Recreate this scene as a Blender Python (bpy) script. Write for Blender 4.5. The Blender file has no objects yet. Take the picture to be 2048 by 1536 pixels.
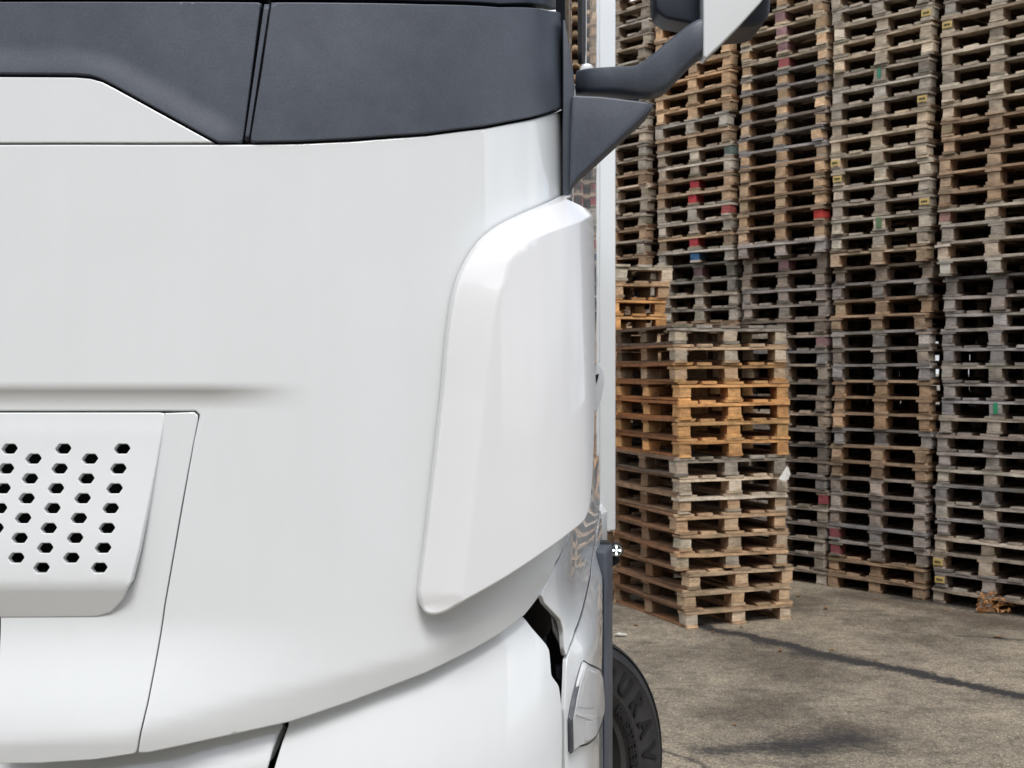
import bpy, bmesh, math, random
import numpy as np
from mathutils import Vector, Matrix
from mathutils.geometry import delaunay_2d_cdt
random.seed(7); rng = np.random.default_rng(7)
SC = bpy.context.scene; COL = SC.collection
R = math.radians
# ------------------------------------------------------------------ camera, sky, sun, exposure
CAMZ = 1.96; FP = 2486.0; CX = 1024.0; HY = 740.0
cam = bpy.data.cameras.new('camera'); camo = bpy.data.objects.new('camera', cam); COL.objects.link(camo)
camo.location = (0, 0, CAMZ); camo.rotation_euler = (R(90), 0, 0)
cam.sensor_width = 36; cam.lens = 36*FP/2048; cam.shift_y = -28/2048
cam.clip_start = 0.05; cam.clip_end = 2000
cam.dof.use_dof = True; cam.dof.focus_distance = 2.75; cam.dof.aperture_fstop = 15.0
SC.camera = camo
W = bpy.data.worlds.new("World"); SC.world = W; W.use_nodes = True
wn = W.node_tree.nodes; wl = W.node_tree.links; wn.clear()
sky = wn.new('ShaderNodeTexSky'); sky.sky_type = 'NISHITA'; sky.sun_disc = False
SUN_EL, SUN_AZ = R(56), R(172)          # azimuth from +Y clockwise: behind the camera, to the right
sky.sun_elevation = SUN_EL; sky.sun_rotation = SUN_AZ
sky.air_density = 1.0; sky.dust_density = 3.0; sky.ozone_density = 1.0
hs = wn.new('ShaderNodeHueSaturation'); hs.inputs['Saturation'].default_value = 0.8
bg = wn.new('ShaderNodeBackground'); bg.inputs['Strength'].default_value = 0.12
wo = wn.new('ShaderNodeOutputWorld')
wl.new(sky.outputs[0], hs.inputs['Color']); 
# broken cloud cover over the clear sky
wtc = wn.new('ShaderNodeTexCoord'); wmp = wn.new('ShaderNodeMapping'); wmp.inputs['Scale'].default_value = (1, 1, 2.2); wl.new(wtc.outputs['Generated'], wmp.inputs[0])
wno = wn.new('ShaderNodeTexNoise'); wno.inputs['Scale'].default_value = 2.4; wno.inputs['Detail'].default_value = 7; wno.inputs['Roughness'].default_value = .55; wl.new(wmp.outputs[0], wno.inputs['Vector'])
wcr = wn.new('ShaderNodeValToRGB'); wcr.color_ramp.elements[0].position = .40; wcr.color_ramp.elements[1].position = .56; wl.new(wno.outputs[0], wcr.inputs[0])
wcc = wn.new('ShaderNodeValToRGB'); wcc.color_ramp.elements[0].position = .45; wcc.color_ramp.elements[0].color = (4.6, 4.8, 5.1, 1); wcc.color_ramp.elements[1].position = .75; wcc.color_ramp.elements[1].color = (7.2, 7.3, 7.4, 1); wl.new(wno.outputs[0], wcc.inputs[0])
wmx = wn.new('ShaderNodeMixRGB'); wl.new(wcr.outputs[0], wmx.inputs[0]); wl.new(hs.outputs[0], wmx.inputs[1]); wl.new(wcc.outputs[0], wmx.inputs[2])
wl.new(wmx.outputs[0], bg.inputs['Color']); wl.new(bg.outputs[0], wo.inputs['Surface'])
sl = bpy.data.lights.new('sun', 'SUN'); sl.energy = 1.3; sl.angle = R(20); sl.color = (1, .98, .96)
so = bpy.data.objects.new('sun', sl); COL.objects.link(so)
sd = Vector((math.sin(SUN_AZ)*math.cos(SUN_EL), math.cos(SUN_AZ)*math.cos(SUN_EL), math.sin(SUN_EL)))
so.rotation_euler = (-sd).to_track_quat('-Z', 'Y').to_euler(); so.location = (3, -4, 9)
SC.view_settings.view_transform = 'Standard'; SC.view_settings.look = 'None'
SC.view_settings.gamma = 1; SC.view_settings.use_curve_mapping = False
SC.view_settings.exposure = 0.79

# ------------------------------------------------------------------ helpers: tags
def link(o, parent=None):
    COL.objects.link(o)
    if parent is not None: o.parent = parent
    return o
def tag(o, label=None, cat=None, group=None, kind=None):
    if label: o['label'] = label
    if cat: o['category'] = cat
    if group: o['group'] = group
    if kind: o['kind'] = kind
    return o
def thing(name, label, cat, loc=(0, 0, 0), rotz=0, group=None):
    o = bpy.data.objects.new(name, None); o.empty_display_size = .2
    o.location = loc; o.rotation_euler = (0, 0, rotz); link(o)
    return tag(o, label, cat, group)
def new_obj(name, me, mat, parent=None):
    o = bpy.data.objects.new(name, me)
    if mat and not me.materials: me.materials.append(mat)
    return link(o, parent)
def bm_obj(name, bm, mat, parent=None, smooth=False):
    me = bpy.data.meshes.new(name); bm.normal_update(); bm.to_mesh(me); bm.free()
    if smooth: me.polygons.foreach_set('use_smooth', [True]*len(me.polygons))
    return new_obj(name, me, mat, parent)

# ------------------------------------------------------------------ materials
def mat(name):
    m = bpy.data.materials.new(name); m.use_nodes = True
    nt = m.node_tree; b = nt.nodes['Principled BSDF']
    return m, nt, b
def N(nt, t, **kw):
    n = nt.nodes.new(t)
    for k, v in kw.items():
        if k in n.inputs: n.inputs[k].default_value = v
        else: setattr(n, k, v)
    return n
def ramp(nt, fac, stops):
    r = nt.nodes.new('ShaderNodeValToRGB'); e = r.color_ramp.elements
    while len(e) < len(stops): e.new(.5)
    for i, (p, c) in enumerate(stops):
        e[i].position = p; e[i].color = (c if len(c) == 4 else (*c, 1)) if hasattr(c, '__len__') else (c, c, c, 1)
    nt.links.new(fac, r.inputs[0]); return r
def coords(nt, scale=(1, 1, 1), src='Object'):
    tc = nt.nodes.new('ShaderNodeTexCoord'); mp = nt.nodes.new('ShaderNodeMapping')
    mp.inputs['Scale'].default_value = scale; nt.links.new(tc.outputs[src], mp.inputs[0]); return mp.outputs[0]

def paint(name, col, rough=.28, coat=1.0):
    m, nt, b = mat(name); L = nt.links.new
    co = coords(nt)
    n1 = N(nt, 'ShaderNodeTexNoise', Scale=2.2, Detail=5.0, Roughness=.6); L(co, n1.inputs['Vector'])
    r = ramp(nt, n1.outputs[0], [(.3, tuple(c*.965 for c in col)), (.7, col)])
    co2 = coords(nt, (1, 1, .12))
    n3 = N(nt, 'ShaderNodeTexNoise', Scale=26.0, Detail=3.0); L(co2, n3.inputs['Vector'])
    r3 = ramp(nt, n3.outputs[0], [(.38, (.955, .96, .955)), (.6, (1, 1, 1))])
    mx = N(nt, 'ShaderNodeMixRGB', blend_type='MULTIPLY', Fac=.6); L(r.outputs[0], mx.inputs[1]); L(r3.outputs[0], mx.inputs[2]); mx.inputs[0].default_value = .12
    # sparse specks of road grime
    v = N(nt, 'ShaderNodeTexVoronoi', Scale=16.0); L(co, v.inputs['Vector'])
    sp = ramp(nt, v.outputs['Distance'], [(.0, (.5, .48, .45)), (.018, (1, 1, 1))])
    mx2 = N(nt, 'ShaderNodeMixRGB', blend_type='MULTIPLY', Fac=.55); L(mx.outputs[0], mx2.inputs[1]); L(sp.outputs[0], mx2.inputs[2])
    L(mx2.outputs[0], b.inputs['Base Color'])
    rr = ramp(nt, n1.outputs[0], [(.3, rough+.08), (.7, rough)]); L(rr.outputs[0], b.inputs['Roughness'])
    b.inputs['Coat Weight'].default_value = coat; b.inputs['Coat Roughness'].default_value = .02; b.inputs['Coat IOR'].default_value = 1.62
    n2 = N(nt, 'ShaderNodeTexNoise', Scale=9.0, Detail=2.0); L(co, n2.inputs['Vector'])
    bp = N(nt, 'ShaderNodeBump', Strength=.03, Distance=.01); L(n2.outputs[0], bp.inputs['Height'])
    L(bp.outputs[0], b.inputs['Coat Normal']); L(bp.outputs[0], b.inputs['Normal'])
    return m
M_WHITE = paint('white_paint', (.785, .815, .825))
M_WHITE2 = paint('white_plastic_paint', (.80, .81, .82), .3, .8)

def plastic(name, col, rough, bump=.25, scale=900):
    m, nt, b = mat(name); L = nt.links.new
    co = coords(nt)
    n = N(nt, 'ShaderNodeTexNoise', Scale=scale, Detail=2.0); L(co, n.inputs['Vector'])
    bp = N(nt, 'ShaderNodeBump', Strength=bump, Distance=.0012); L(n.outputs[0], bp.inputs['Height']); L(bp.outputs[0], b.inputs['Normal'])
    n2 = N(nt, 'ShaderNodeTexNoise', Scale=5.0, Detail=6.0, Roughness=.65); L(co, n2.inputs['Vector'])
    r = ramp(nt, n2.outputs[0], [(.3, tuple(c*.8 for c in col)), (.75, tuple(c*1.25 for c in col))]); 
    g2 = N(nt, 'ShaderNodeTexNoise', Scale=300.0, Detail=2.0); L(co, g2.inputs['Vector']); gr = ramp(nt, g2.outputs[0], [(.35, (.90, .90, .90)), (.65, (1.1, 1.1, 1.1))])
    gm = N(nt, 'ShaderNodeMixRGB', blend_type='MULTIPLY', Fac=1.0); L(r.outputs[0], gm.inputs[1]); L(gr.outputs[0], gm.inputs[2])
    # a few fine scratches
    co3 = coords(nt, (3, 3, 11)); v = N(nt, 'ShaderNodeTexVoronoi', Scale=1.7, feature='DISTANCE_TO_EDGE'); 
    nd = N(nt, 'ShaderNodeTexNoise', Scale=3.0); L(co3, nd.inputs['Vector']); L(nd.outputs['Color'], v.inputs['Vector'])
    L(gm.outputs[0], b.inputs['Base Color'])
    rr = ramp(nt, n2.outputs[0], [(.3, rough-.05), (.75, rough+.07)]); L(rr.outputs[0], b.inputs['Roughness'])
    return m
M_DARK = plastic('dark_textured_plastic', (.070, .081, .104), .42, .18, 420)
M_DARK2 = plastic('dark_trim_plastic', (.026, .031, .045), .36, .4, 420)
M_BLACK = plastic('black_rubber', (.012, .012, .014), .6)
M_CAVE = plastic('black_chassis', (.006, .006, .007), .8)
def simple(name, col, rough=.5, metal=0, **kw):
    m, nt, b = mat(name)
    n = N(nt, 'ShaderNodeTexNoise', Scale=30.0, Detail=4.0); nt.links.new(coords(nt), n.inputs['Vector'])
    r = ramp(nt, n.outputs[0], [(.3, tuple(c*.85 for c in col)), (.7, tuple(min(1, c*1.1) for c in col))])
    nt.links.new(r.outputs[0], b.inputs['Base Color'])
    b.inputs['Roughness'].default_value = rough; b.inputs['Metallic'].default_value = metal
    for k, v in kw.items(): b.inputs[k].default_value = v
    return m
M_STEEL = simple('brushed_steel', (.45, .45, .46), .35, 1.0)
M_CHROME = simple('chrome', (.8, .82, .84), .08, 1.0)
m, nt, b = mat('clear_lens'); b.inputs['Transmission Weight'].default_value = .96; b.inputs['Roughness'].default_value = .06
b.inputs['Base Color'].default_value = (.98, .99, 1, 1); b.inputs['IOR'].default_value = 1.3; b.inputs['Coat Weight'].default_value = .3; M_LENS = m
m, nt, b = mat('tinted_glass'); b.inputs['Base Color'].default_value = (.01, .012, .014, 1); b.inputs['Roughness'].default_value = .03
b.inputs['Coat Weight'].default_value = 1; b.inputs['IOR'].default_value = 1.7; M_GLASS = m
# tyre rubber
m, nt, b = mat('tyre_rubber'); co = coords(nt); n = N(nt, 'ShaderNodeTexNoise', Scale=7.0, Detail=8.0, Roughness=.7); nt.links.new(co, n.inputs['Vector'])
r = ramp(nt, n.outputs[0], [(.3, (.014, .014, .016)), (.7, (.042, .040, .040))]); nt.links.new(r.outputs[0], b.inputs['Base Color']); b.inputs['Roughness'].default_value = .62
n2 = N(nt, 'ShaderNodeTexNoise', Scale=120.0, Detail=3.0); nt.links.new(co, n2.inputs['Vector']); bp = N(nt, 'ShaderNodeBump', Strength=.3, Distance=.002)
nt.links.new(n2.outputs[0], bp.inputs['Height']); nt.links.new(bp.outputs[0], b.inputs['Normal']); M_TYRE = m
M_TEXT = simple('tyre_lettering_rubber', (.004, .004, .005), .55)

def wood_mat(name='weathered_pallet_wood', tint=(1, 1, 1)):
    m, nt, b = mat(name); L = nt.links.new
    oi = nt.nodes.new('ShaderNodeObjectInfo')
    tc = nt.nodes.new('ShaderNodeTexCoord')
    # long grain: coordinates stretched along the mesh's own long side come from the generated box
    add = N(nt, 'ShaderNodeVectorMath', operation='ADD'); sc = N(nt, 'ShaderNodeVectorMath', operation='SCALE'); sc.inputs['Scale'].default_value = 37
    cmb = nt.nodes.new('ShaderNodeCombineXYZ')
    for i in range(3): L(oi.outputs['Random'], cmb.inputs[i])
    L(cmb.outputs[0], sc.inputs[0]); L(tc.outputs['Object'], add.inputs[0]); L(sc.outputs[0], add.inputs[1])
    mp = nt.nodes.new('ShaderNodeMapping'); L(add.outputs[0], mp.inputs[0]); mp.inputs['Scale'].default_value = (9, 9, 55)
    g = N(nt, 'ShaderNodeTexNoise', Scale=1.6, Detail=6.0, Roughness=.65, Distortion=.6); L(mp.outputs[0], g.inputs['Vector'])
    s = N(nt, 'ShaderNodeTexNoise', Scale=9.0, Detail=7.0, Roughness=.7); L(add.outputs[0], s.inputs['Vector'])
    mix = N(nt, 'ShaderNodeMixRGB', blend_type='MULTIPLY', Fac=1.0)
    r1 = ramp(nt, g.outputs[0], [(.22, (.45, .42, .40)), (.5, (.9, .9, .9)), (.75, (1.25, 1.22, 1.2))])
    L(oi.outputs['Color'], mix.inputs[1]); L(r1.outputs[0], mix.inputs[2])
    mix2 = N(nt, 'ShaderNodeMixRGB', blend_type='MULTIPLY', Fac=.75); r2 = ramp(nt, s.outputs[0], [(.3, (.42, .40, .40)), (.52, (1, 1, 1)), (.8, (1.3, 1.27, 1.22))])
    L(mix.outputs[0], mix2.inputs[1]); L(r2.outputs[0], mix2.inputs[2])
    rv = N(nt, 'ShaderNodeMapRange'); rv.inputs[3].default_value = .70; rv.inputs[4].default_value = 1.25; L(oi.outputs['Random'], rv.inputs[0])
    mix3 = N(nt, 'ShaderNodeMixRGB', blend_type='MULTIPLY', Fac=1.0); L(mix2.outputs[0], mix3.inputs[1]); L(rv.outputs[0], mix3.inputs[2])
    # green algae in places
    al = N(nt, 'ShaderNodeTexNoise', Scale=2.3, Detail=5.0); L(add.outputs[0], al.inputs['Vector'])
    ar = ramp(nt, al.outputs[0], [(.56, 0.0), (.70, .55)]); mg = N(nt, 'ShaderNodeMixRGB'); mg.inputs[2].default_value = (.075, .08, .03, 1)
    L(ar.outputs[0], mg.inputs[0]); L(mix3.outputs[0], mg.inputs[1]); mt = N(nt, 'ShaderNodeMixRGB', blend_type='MULTIPLY', Fac=1.0); mt.inputs[2].default_value = (*tint, 1); L(mg.outputs[0], mt.inputs[1]); L(mt.outputs[0], b.inputs['Base Color'])
    b.inputs['Roughness'].default_value = .85
    bp = N(nt, 'ShaderNodeBump', Strength=.5, Distance=.004); L(g.outputs[0], bp.inputs['Height']); L(bp.outputs[0], b.inputs['Normal'])
    return m
M_WOOD = wood_mat(); M_SHADE = wood_mat('shade_tinted_wood', (.42, .31, .235)); M_SIDE_SHADE = wood_mat('shade_tinted_block_side', (.62, .50, .41))  # last two are darkened copies, shade of the pallet openings in the colour
def flat_mat(name, col):
    return simple(name, col, .6)
M_RED = flat_mat('red_paint_mark', (.33, .028, .035)); M_BLUE = flat_mat('blue_paint_mark', (.04, .12, .26))
M_GREEN = flat_mat('green_paint_mark', (.03, .22, .12)); M_YEL = flat_mat('yellow_label', (.55, .40, .14)); M_INK = flat_mat('label_ink', (.03, .03, .02))
m, nt, b = mat('white_led'); b.inputs['Emission Color'].default_value = (.8, .95, 1, 1); b.inputs['Emission Strength'].default_value = .9; M_LED = m
M_PAPER = flat_mat('white_paper', (.72, .71, .66))

GLY = {}
for size, text in ((.100, 'DURAVIS'), (.050, 'R-STEER 002')):
    for ch in set(text.replace(' ', '')):
        cu = bpy.data.curves.new('t', 'FONT'); cu.body = ch; cu.size = size; cu.align_x = 'CENTER'; cu.extrude = .0022; cu.offset = size*.028; cu.bevel_depth = .0006
        to = bpy.data.objects.new('t', cu); COL.objects.link(to); GLY[(size, ch)] = bpy.data.meshes.new_from_object(to.evaluated_get(bpy.context.evaluated_depsgraph_get()))
        bpy.data.objects.remove(to)
# ------------------------------------------------------------------ GROUND
def gpx(px, py):
    D = CAMZ*FP/(py-HY); return ((px-CX)/FP*D, D)
def ground_mat():
    m, nt, b = mat('worn_asphalt'); L = nt.links.new
    tc = nt.nodes.new('ShaderNodeTexCoord'); P = tc.outputs['Object']
    v = N(nt, 'ShaderNodeTexVoronoi', Scale=120.0); L(P, v.inputs['Vector'])
    vc = N(nt, 'ShaderNodeSeparateColor'); L(v.outputs['Color'], vc.inputs[0])
    agg = ramp(nt, vc.outputs[0], [(.0, (.125, .105, .078)), (.35, (.180, .153, .115)), (.7, (.235, .200, .150)), (.93, (.32, .275, .21)), (1, (.42, .37, .29))])
    n1 = N(nt, 'ShaderNodeTexNoise', Scale=.9, Detail=8.0, Roughness=.62); L(P, n1.inputs['Vector'])
    r1 = ramp(nt, n1.outputs[0], [(.38, (.50, .47, .44)), (.5, (.92, .91, .89)), (.62, (1.22, 1.20, 1.16))])
    m1 = N(nt, 'ShaderNodeMixRGB', blend_type='MULTIPLY', Fac=1.0); L(agg.outputs[0], m1.inputs[1]); L(r1.outputs[0], m1.inputs[2])
    n2 = N(nt, 'ShaderNodeTexNoise', Scale=9.0, Detail=8.0, Roughness=.75); L(P, n2.inputs['Vector'])
    r2 = ramp(nt, n2.outputs[0], [(.36, (.50, .48, .45)), (.5, (1, 1, 1)), (.66, (1.25, 1.22, 1.15))])
    m2 = N(nt, 'ShaderNodeMixRGB', blend_type='MULTIPLY', Fac=.8); L(m1.outputs[0], m2.inputs[1]); L(r2.outputs[0], m2.inputs[2])
    cur = m2.outputs[0]
    sep = nt.nodes.new('ShaderNodeSeparateXYZ')
    nz = N(nt, 'ShaderNodeTexNoise', Scale=3.0, Detail=6.0, Roughness=.65); L(P, nz.inputs['Vector'])
    off = N(nt, 'ShaderNodeVectorMath', operation='MULTIPLY_ADD'); off.inputs[1].default_value = (.26, .26, 0); off.inputs[2].default_value = (-.13, -.13, 0)
    L(nz.outputs['Color'], off.inputs[0]); ad = N(nt, 'ShaderNodeVectorMath', operation='ADD'); L(P, ad.inputs[0]); L(off.outputs[0], ad.inputs[1]); L(ad.outputs[0], sep.inputs[0])
    def M(op, a, bb=None, c=None):
        n = nt.nodes.new('ShaderNodeMath'); n.operation = op
        for i, x in enumerate((a, bb, c)):
            if x is None: continue
            if isinstance(x, (int, float)): n.inputs[i].default_value = x
            else: L(x, n.inputs[i])
        return n.outputs[0]
    hn = N(nt, 'ShaderNodeTexNoise', Scale=22.0, Detail=5.0, Roughness=.8); L(P, hn.inputs['Vector'])
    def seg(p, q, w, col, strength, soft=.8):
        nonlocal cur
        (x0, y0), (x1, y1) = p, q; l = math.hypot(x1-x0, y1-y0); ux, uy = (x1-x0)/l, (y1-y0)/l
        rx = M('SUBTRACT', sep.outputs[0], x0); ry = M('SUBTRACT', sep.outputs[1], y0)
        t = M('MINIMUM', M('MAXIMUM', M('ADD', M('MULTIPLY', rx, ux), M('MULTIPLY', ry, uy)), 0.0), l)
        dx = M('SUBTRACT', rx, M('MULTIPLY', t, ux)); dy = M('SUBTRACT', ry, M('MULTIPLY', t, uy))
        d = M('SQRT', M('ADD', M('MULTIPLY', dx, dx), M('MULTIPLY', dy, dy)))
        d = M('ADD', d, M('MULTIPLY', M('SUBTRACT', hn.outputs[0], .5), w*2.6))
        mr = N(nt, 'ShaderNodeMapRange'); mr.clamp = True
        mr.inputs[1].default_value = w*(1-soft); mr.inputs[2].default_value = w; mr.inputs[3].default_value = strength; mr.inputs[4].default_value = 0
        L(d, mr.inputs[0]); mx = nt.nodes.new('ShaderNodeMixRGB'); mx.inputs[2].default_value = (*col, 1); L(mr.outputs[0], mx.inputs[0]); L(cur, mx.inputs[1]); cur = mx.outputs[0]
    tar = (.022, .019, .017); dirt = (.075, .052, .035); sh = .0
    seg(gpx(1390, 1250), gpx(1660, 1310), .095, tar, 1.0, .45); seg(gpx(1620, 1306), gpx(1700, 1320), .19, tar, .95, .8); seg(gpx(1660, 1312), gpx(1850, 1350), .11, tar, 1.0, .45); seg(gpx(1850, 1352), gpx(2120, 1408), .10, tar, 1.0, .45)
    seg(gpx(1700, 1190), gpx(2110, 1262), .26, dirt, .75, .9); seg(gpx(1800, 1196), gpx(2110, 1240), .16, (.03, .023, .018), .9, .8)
    seg(gpx(1930, 1273), gpx(2110, 1284), .05, tar, .7); seg(gpx(1560, 1220), gpx(1760, 1222), .09, (.09, .065, .048), .5, .9)
    seg(gpx(1320, 1495), gpx(1440, 1545), .03, tar, .8); seg(gpx(1420, 1500), gpx(1600, 1490), .15, tar, .9, .95); seg(gpx(1580, 1495), gpx(1700, 1475), .26, tar, 1.0, .9); seg(gpx(1690, 1490), gpx(1790, 1510), .03, tar, .6)
    seg(gpx(1450, 1520), gpx(1620, 1535), .08, tar, .4, .95)
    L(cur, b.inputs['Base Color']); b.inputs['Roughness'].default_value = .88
    bp = N(nt, 'ShaderNodeBump', Strength=.7, Distance=.006); L(v.outputs['Distance'], bp.inputs['Height'])
    bp2 = N(nt, 'ShaderNodeBump', Strength=.5, Distance=.02); L(n2.outputs[0], bp2.inputs['Height']); L(bp.outputs[0], bp2.inputs['Normal']); L(bp2.outputs[0], b.inputs['Normal'])
    return m
bm = bmesh.new(); vs = [bm.verts.new(p) for p in ((-600, -600, 0), (600, -600, 0), (600, 600, 0), (-600, 600, 0))]; bm.faces.new(vs)
tag(bm_obj('ground', bm, ground_mat()), kind='structure', label='worn grey brown asphalt yard with tar seams')

# ------------------------------------------------------------------ ADDED BUILDING behind the viewer (unseen, blocks low sky, mirrored in the paint)
wh = thing('blocker', 'unseen dark warehouse mirrored faintly in the glossy truck paint', 'blocker', (0, -14, 0))
M_CLAD = simple('blocker_dark', (.10, .098, .095), .6); M_BLOCKER_PALE = simple('blocker_pale', (.42, .42, .41), .5)
def wbox(name, c, d, m_, par=wh):
    bm = bmesh.new(); bmesh.ops.create_cube(bm, size=1)
    for v in bm.verts: v.co = Vector((c[0]+v.co.x*d[0], c[1]+v.co.y*d[1], c[2]+v.co.z*d[2]))
    return bm_obj(name, bm, m_, par)
wbox('wall', (-10, -6, 5), (62, 12, 10), M_CLAD); wbox('blocker_edge', (-10, -6, 10.15), (63, 13, .3), M_BLOCKER_PALE)
for x in (-31, -22, -13, -4, 4.5, 10.5, 16): wbox('reflected_panel', (x, .05, 2.3), (3.6, .1, 4.6), M_BLOCKER_PALE)  # pale bands added for reflections in the paint
for i in range(15): wbox('reflected_rib', (-38.5+i*4, .06, 5), (.25, .12, 9.9), M_BLOCKER_PALE)
# ------------------------------------------------------------------ PALLETS
PW, PL, PH = .96, 1.2, .144
def box_mesh(name, sx, sy, sz, jit=.002, seg=None, mat_=M_WOOD, chip=False):
    bm = bmesh.new(); bmesh.ops.create_cube(bm, size=1)
    for v in bm.verts: v.co = Vector((v.co.x*sx, v.co.y*sy, v.co.z*sz))
    if seg:
        ax, n = seg; es = [e for e in bm.edges if abs((e.verts[0].co-e.verts[1].co)[ax]) > .5*(sx, sy, sz)[ax]]
        bmesh.ops.subdivide_edges(bm, edges=es, cuts=n)
        ph = random.uniform(0, 6); am = random.uniform(-.006, .006)
        for v in bm.verts:
            t = v.co[ax]/(sx, sy, sz)[ax]; v.co.z += am*math.sin(4*t+ph)
    for v in bm.verts: v.co += Vector([random.uniform(-jit, jit) for _ in range(3)])
    bmesh.ops.recalc_face_normals(bm, faces=bm.faces)
    me = bpy.data.meshes.new(name); bm.to_mesh(me); bm.free(); me.materials.append(mat_); return me
NV = 4
def board(name, sx, sy, along, ends=None):
    """a board; `ends`: the length at both ends in plain wood, the middle has shade painted in"""
    bm = bmesh.new(); bmesh.ops.create_cube(bm, size=1)
    for v in bm.verts: v.co = Vector((v.co.x*sx, v.co.y*sy, v.co.z*.022))
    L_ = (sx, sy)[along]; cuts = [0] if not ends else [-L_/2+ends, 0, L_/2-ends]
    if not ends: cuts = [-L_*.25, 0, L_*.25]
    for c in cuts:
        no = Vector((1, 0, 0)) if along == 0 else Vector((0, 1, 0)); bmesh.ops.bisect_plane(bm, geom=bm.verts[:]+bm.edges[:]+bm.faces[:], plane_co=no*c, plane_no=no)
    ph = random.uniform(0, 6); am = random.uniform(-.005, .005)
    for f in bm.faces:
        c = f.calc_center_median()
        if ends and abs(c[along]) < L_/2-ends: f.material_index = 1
    for v in bm.verts:
        v.co.z += am*math.sin(4*v.co[along]/L_+ph); v.co += Vector([random.uniform(-.003, .003) for _ in range(3)])
    # a chipped corner
    if random.random() < .5:
        v = random.choice([v for v in bm.verts if abs(v.co[along]) > L_*.45]); v.co[along] *= 1-.02*random.random(); v.co[1-along] *= 1-.25*random.random()
    bmesh.ops.recalc_face_normals(bm, faces=bm.faces)
    me = bpy.data.meshes.new(name); bm.to_mesh(me); bm.free(); me.materials.append(M_WOOD); me.materials.append(M_SHADE); return me
def blockm(sx, sy, inner):
    bm = bmesh.new(); bmesh.ops.create_cube(bm, size=1)
    for v in bm.verts: v.co = Vector((v.co.x*sx, v.co.y*sy, v.co.z*.078))+Vector([random.uniform(-.004, .004) for _ in range(3)])
    bm.normal_update()
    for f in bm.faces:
        if f.normal.x > .7 or (inner == 2 and f.normal.x < -.7): f.material_index = 1  # faces along the openings take the copy with shade in its colour
    me = bpy.data.meshes.new('block'); bm.to_mesh(me); bm.free(); me.materials.append(M_WOOD); me.materials.append(M_SIDE_SHADE); return me
ms = {
 'deck_wide': [board('deck_board', .160, PL, 1, .03) for _ in range(NV)],
 'deck_slim': [board('deck_board', .125, PL, 1, .03) for _ in range(NV)],
 'cross': [board('cross_board', PW, .125, 0) for _ in range(NV)],
 'block_s': [blockm(.096, .112, 1) for _ in range(NV)],
 'block_c': [blockm(.110, .112, 2) for _ in range(NV)],
 'bottom_s': [board('bottom_board', .100, PL, 1, .03) for _ in range(NV)],
 'bottom_c': [board('bottom_board', .125, PL, 1, .03) for _ in range(NV)],
 'deck_x': [board('deck_board', PW, .13, 0) for _ in range(NV)],
 'bottom_x': [board('bottom_board', PW, .105, 0) for _ in range(NV)],
 'runner': [board('cross_board', .135, PL, 1, .03) for _ in range(NV)],
}
XS = (-PW/2+.055, 0, PW/2-.055); YS = (-PL/2+.06, 0, PL/2-.06)
def pallet_spec():
    sp = []; hx = PW/2
    for i, x in enumerate(XS):
        sp.append(('bottom_board', 'bottom_c' if i == 1 else 'bottom_s', (x, 0, .011), ('bot', i, 0)))
        for j, y in enumerate(YS): sp.append(('block', 'block_c' if i == 1 else 'block_s', (x, y, .061), ('blk', i, j)))
    for j, y in enumerate(YS): sp.append(('cross_board', 'cross', (0, y, .111), ('crs', j, 0)))
    for i, (x, k) in enumerate(((-hx+.08, 'deck_wide'), (-hx*.5+.014, 'deck_slim'), (0, 'deck_wide'), (hx*.5-.014, 'deck_slim'), (hx-.08, 'deck_wide'))):
        sp.append(('deck_board', k, (x, 0, .133), ('dck', i, 0)))
    return sp
def pallet_spec_long():      # the same kind of pallet turned a quarter: its long boards run across the face
    sp = []
    for i, x in enumerate(XS):
        for j, y in enumerate(YS): sp.append(('block', 'block_c' if i == 1 else 'block_s', (x, y, .061), ('blk', i, j)))
        sp.append(('cross_board', 'runner', (x, 0, .111), ('run', i, 0))); sp.append(('bottom_board', 'bottom_c' if i == 1 else 'bottom_s', (x, 0, .011), ('bot', i, 0)))
    for i in range(6): sp.append(('deck_board', 'deck_x', (0, -PL/2+.065+i*(PL-.13)/5, .133), ('dkx', i, 0)))
    return sp
SPEC_L = pallet_spec_long()
SPEC = pallet_spec()
TONES = {'grey': (.37, .315, .25), 'dark': (.26, .21, .165), 'brown': (.36, .25, .16), 'orange': (.58, .31, .12), 'pale': (.52, .43, .32), 'tan': (.50, .345, .21), 'mauve': (.30, .262, .232)}
WORD = {'grey': 'weathered grey', 'dark': 'dark weathered', 'brown': 'brown', 'orange': 'orange brown', 'pale': 'pale', 'tan': 'light tan', 'mauve': 'greyish brown'}
ORD = ['bottom', 'second', 'third', 'fourth', 'fifth', 'sixth', 'seventh', 'eighth', 'ninth', 'tenth', 'eleventh', 'twelfth', 'thirteenth', 'fourteenth', 'fifteenth', 'sixteenth', 'seventeenth', 'eighteenth', 'nineteenth', 'twentieth']
def ordn(k):
    if k < 20: return ORD[k]
    t = 'twenty' if k < 29 else 'thirty' if k < 39 else 'forty'
    base = {'twenty': 20, 'thirty': 30, 'forty': 40}[t]; u = k+1-base
    if u == 0: return {'twenty': 'twentieth', 'thirty': 'thirtieth', 'forty': 'fortieth'}[t]
    return t+' '+['first', 'second', 'third', 'fourth', 'fifth', 'sixth', 'seventh', 'eighth', 'ninth'][u-1]
NPAL = 0
def jcol(c, a=.12):
    f = 1+random.uniform(-a, a); w = random.uniform(-.05, .05)
    return (c[0]*f*(1+w), c[1]*f, c[2]*f*(1-w), 1)
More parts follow.
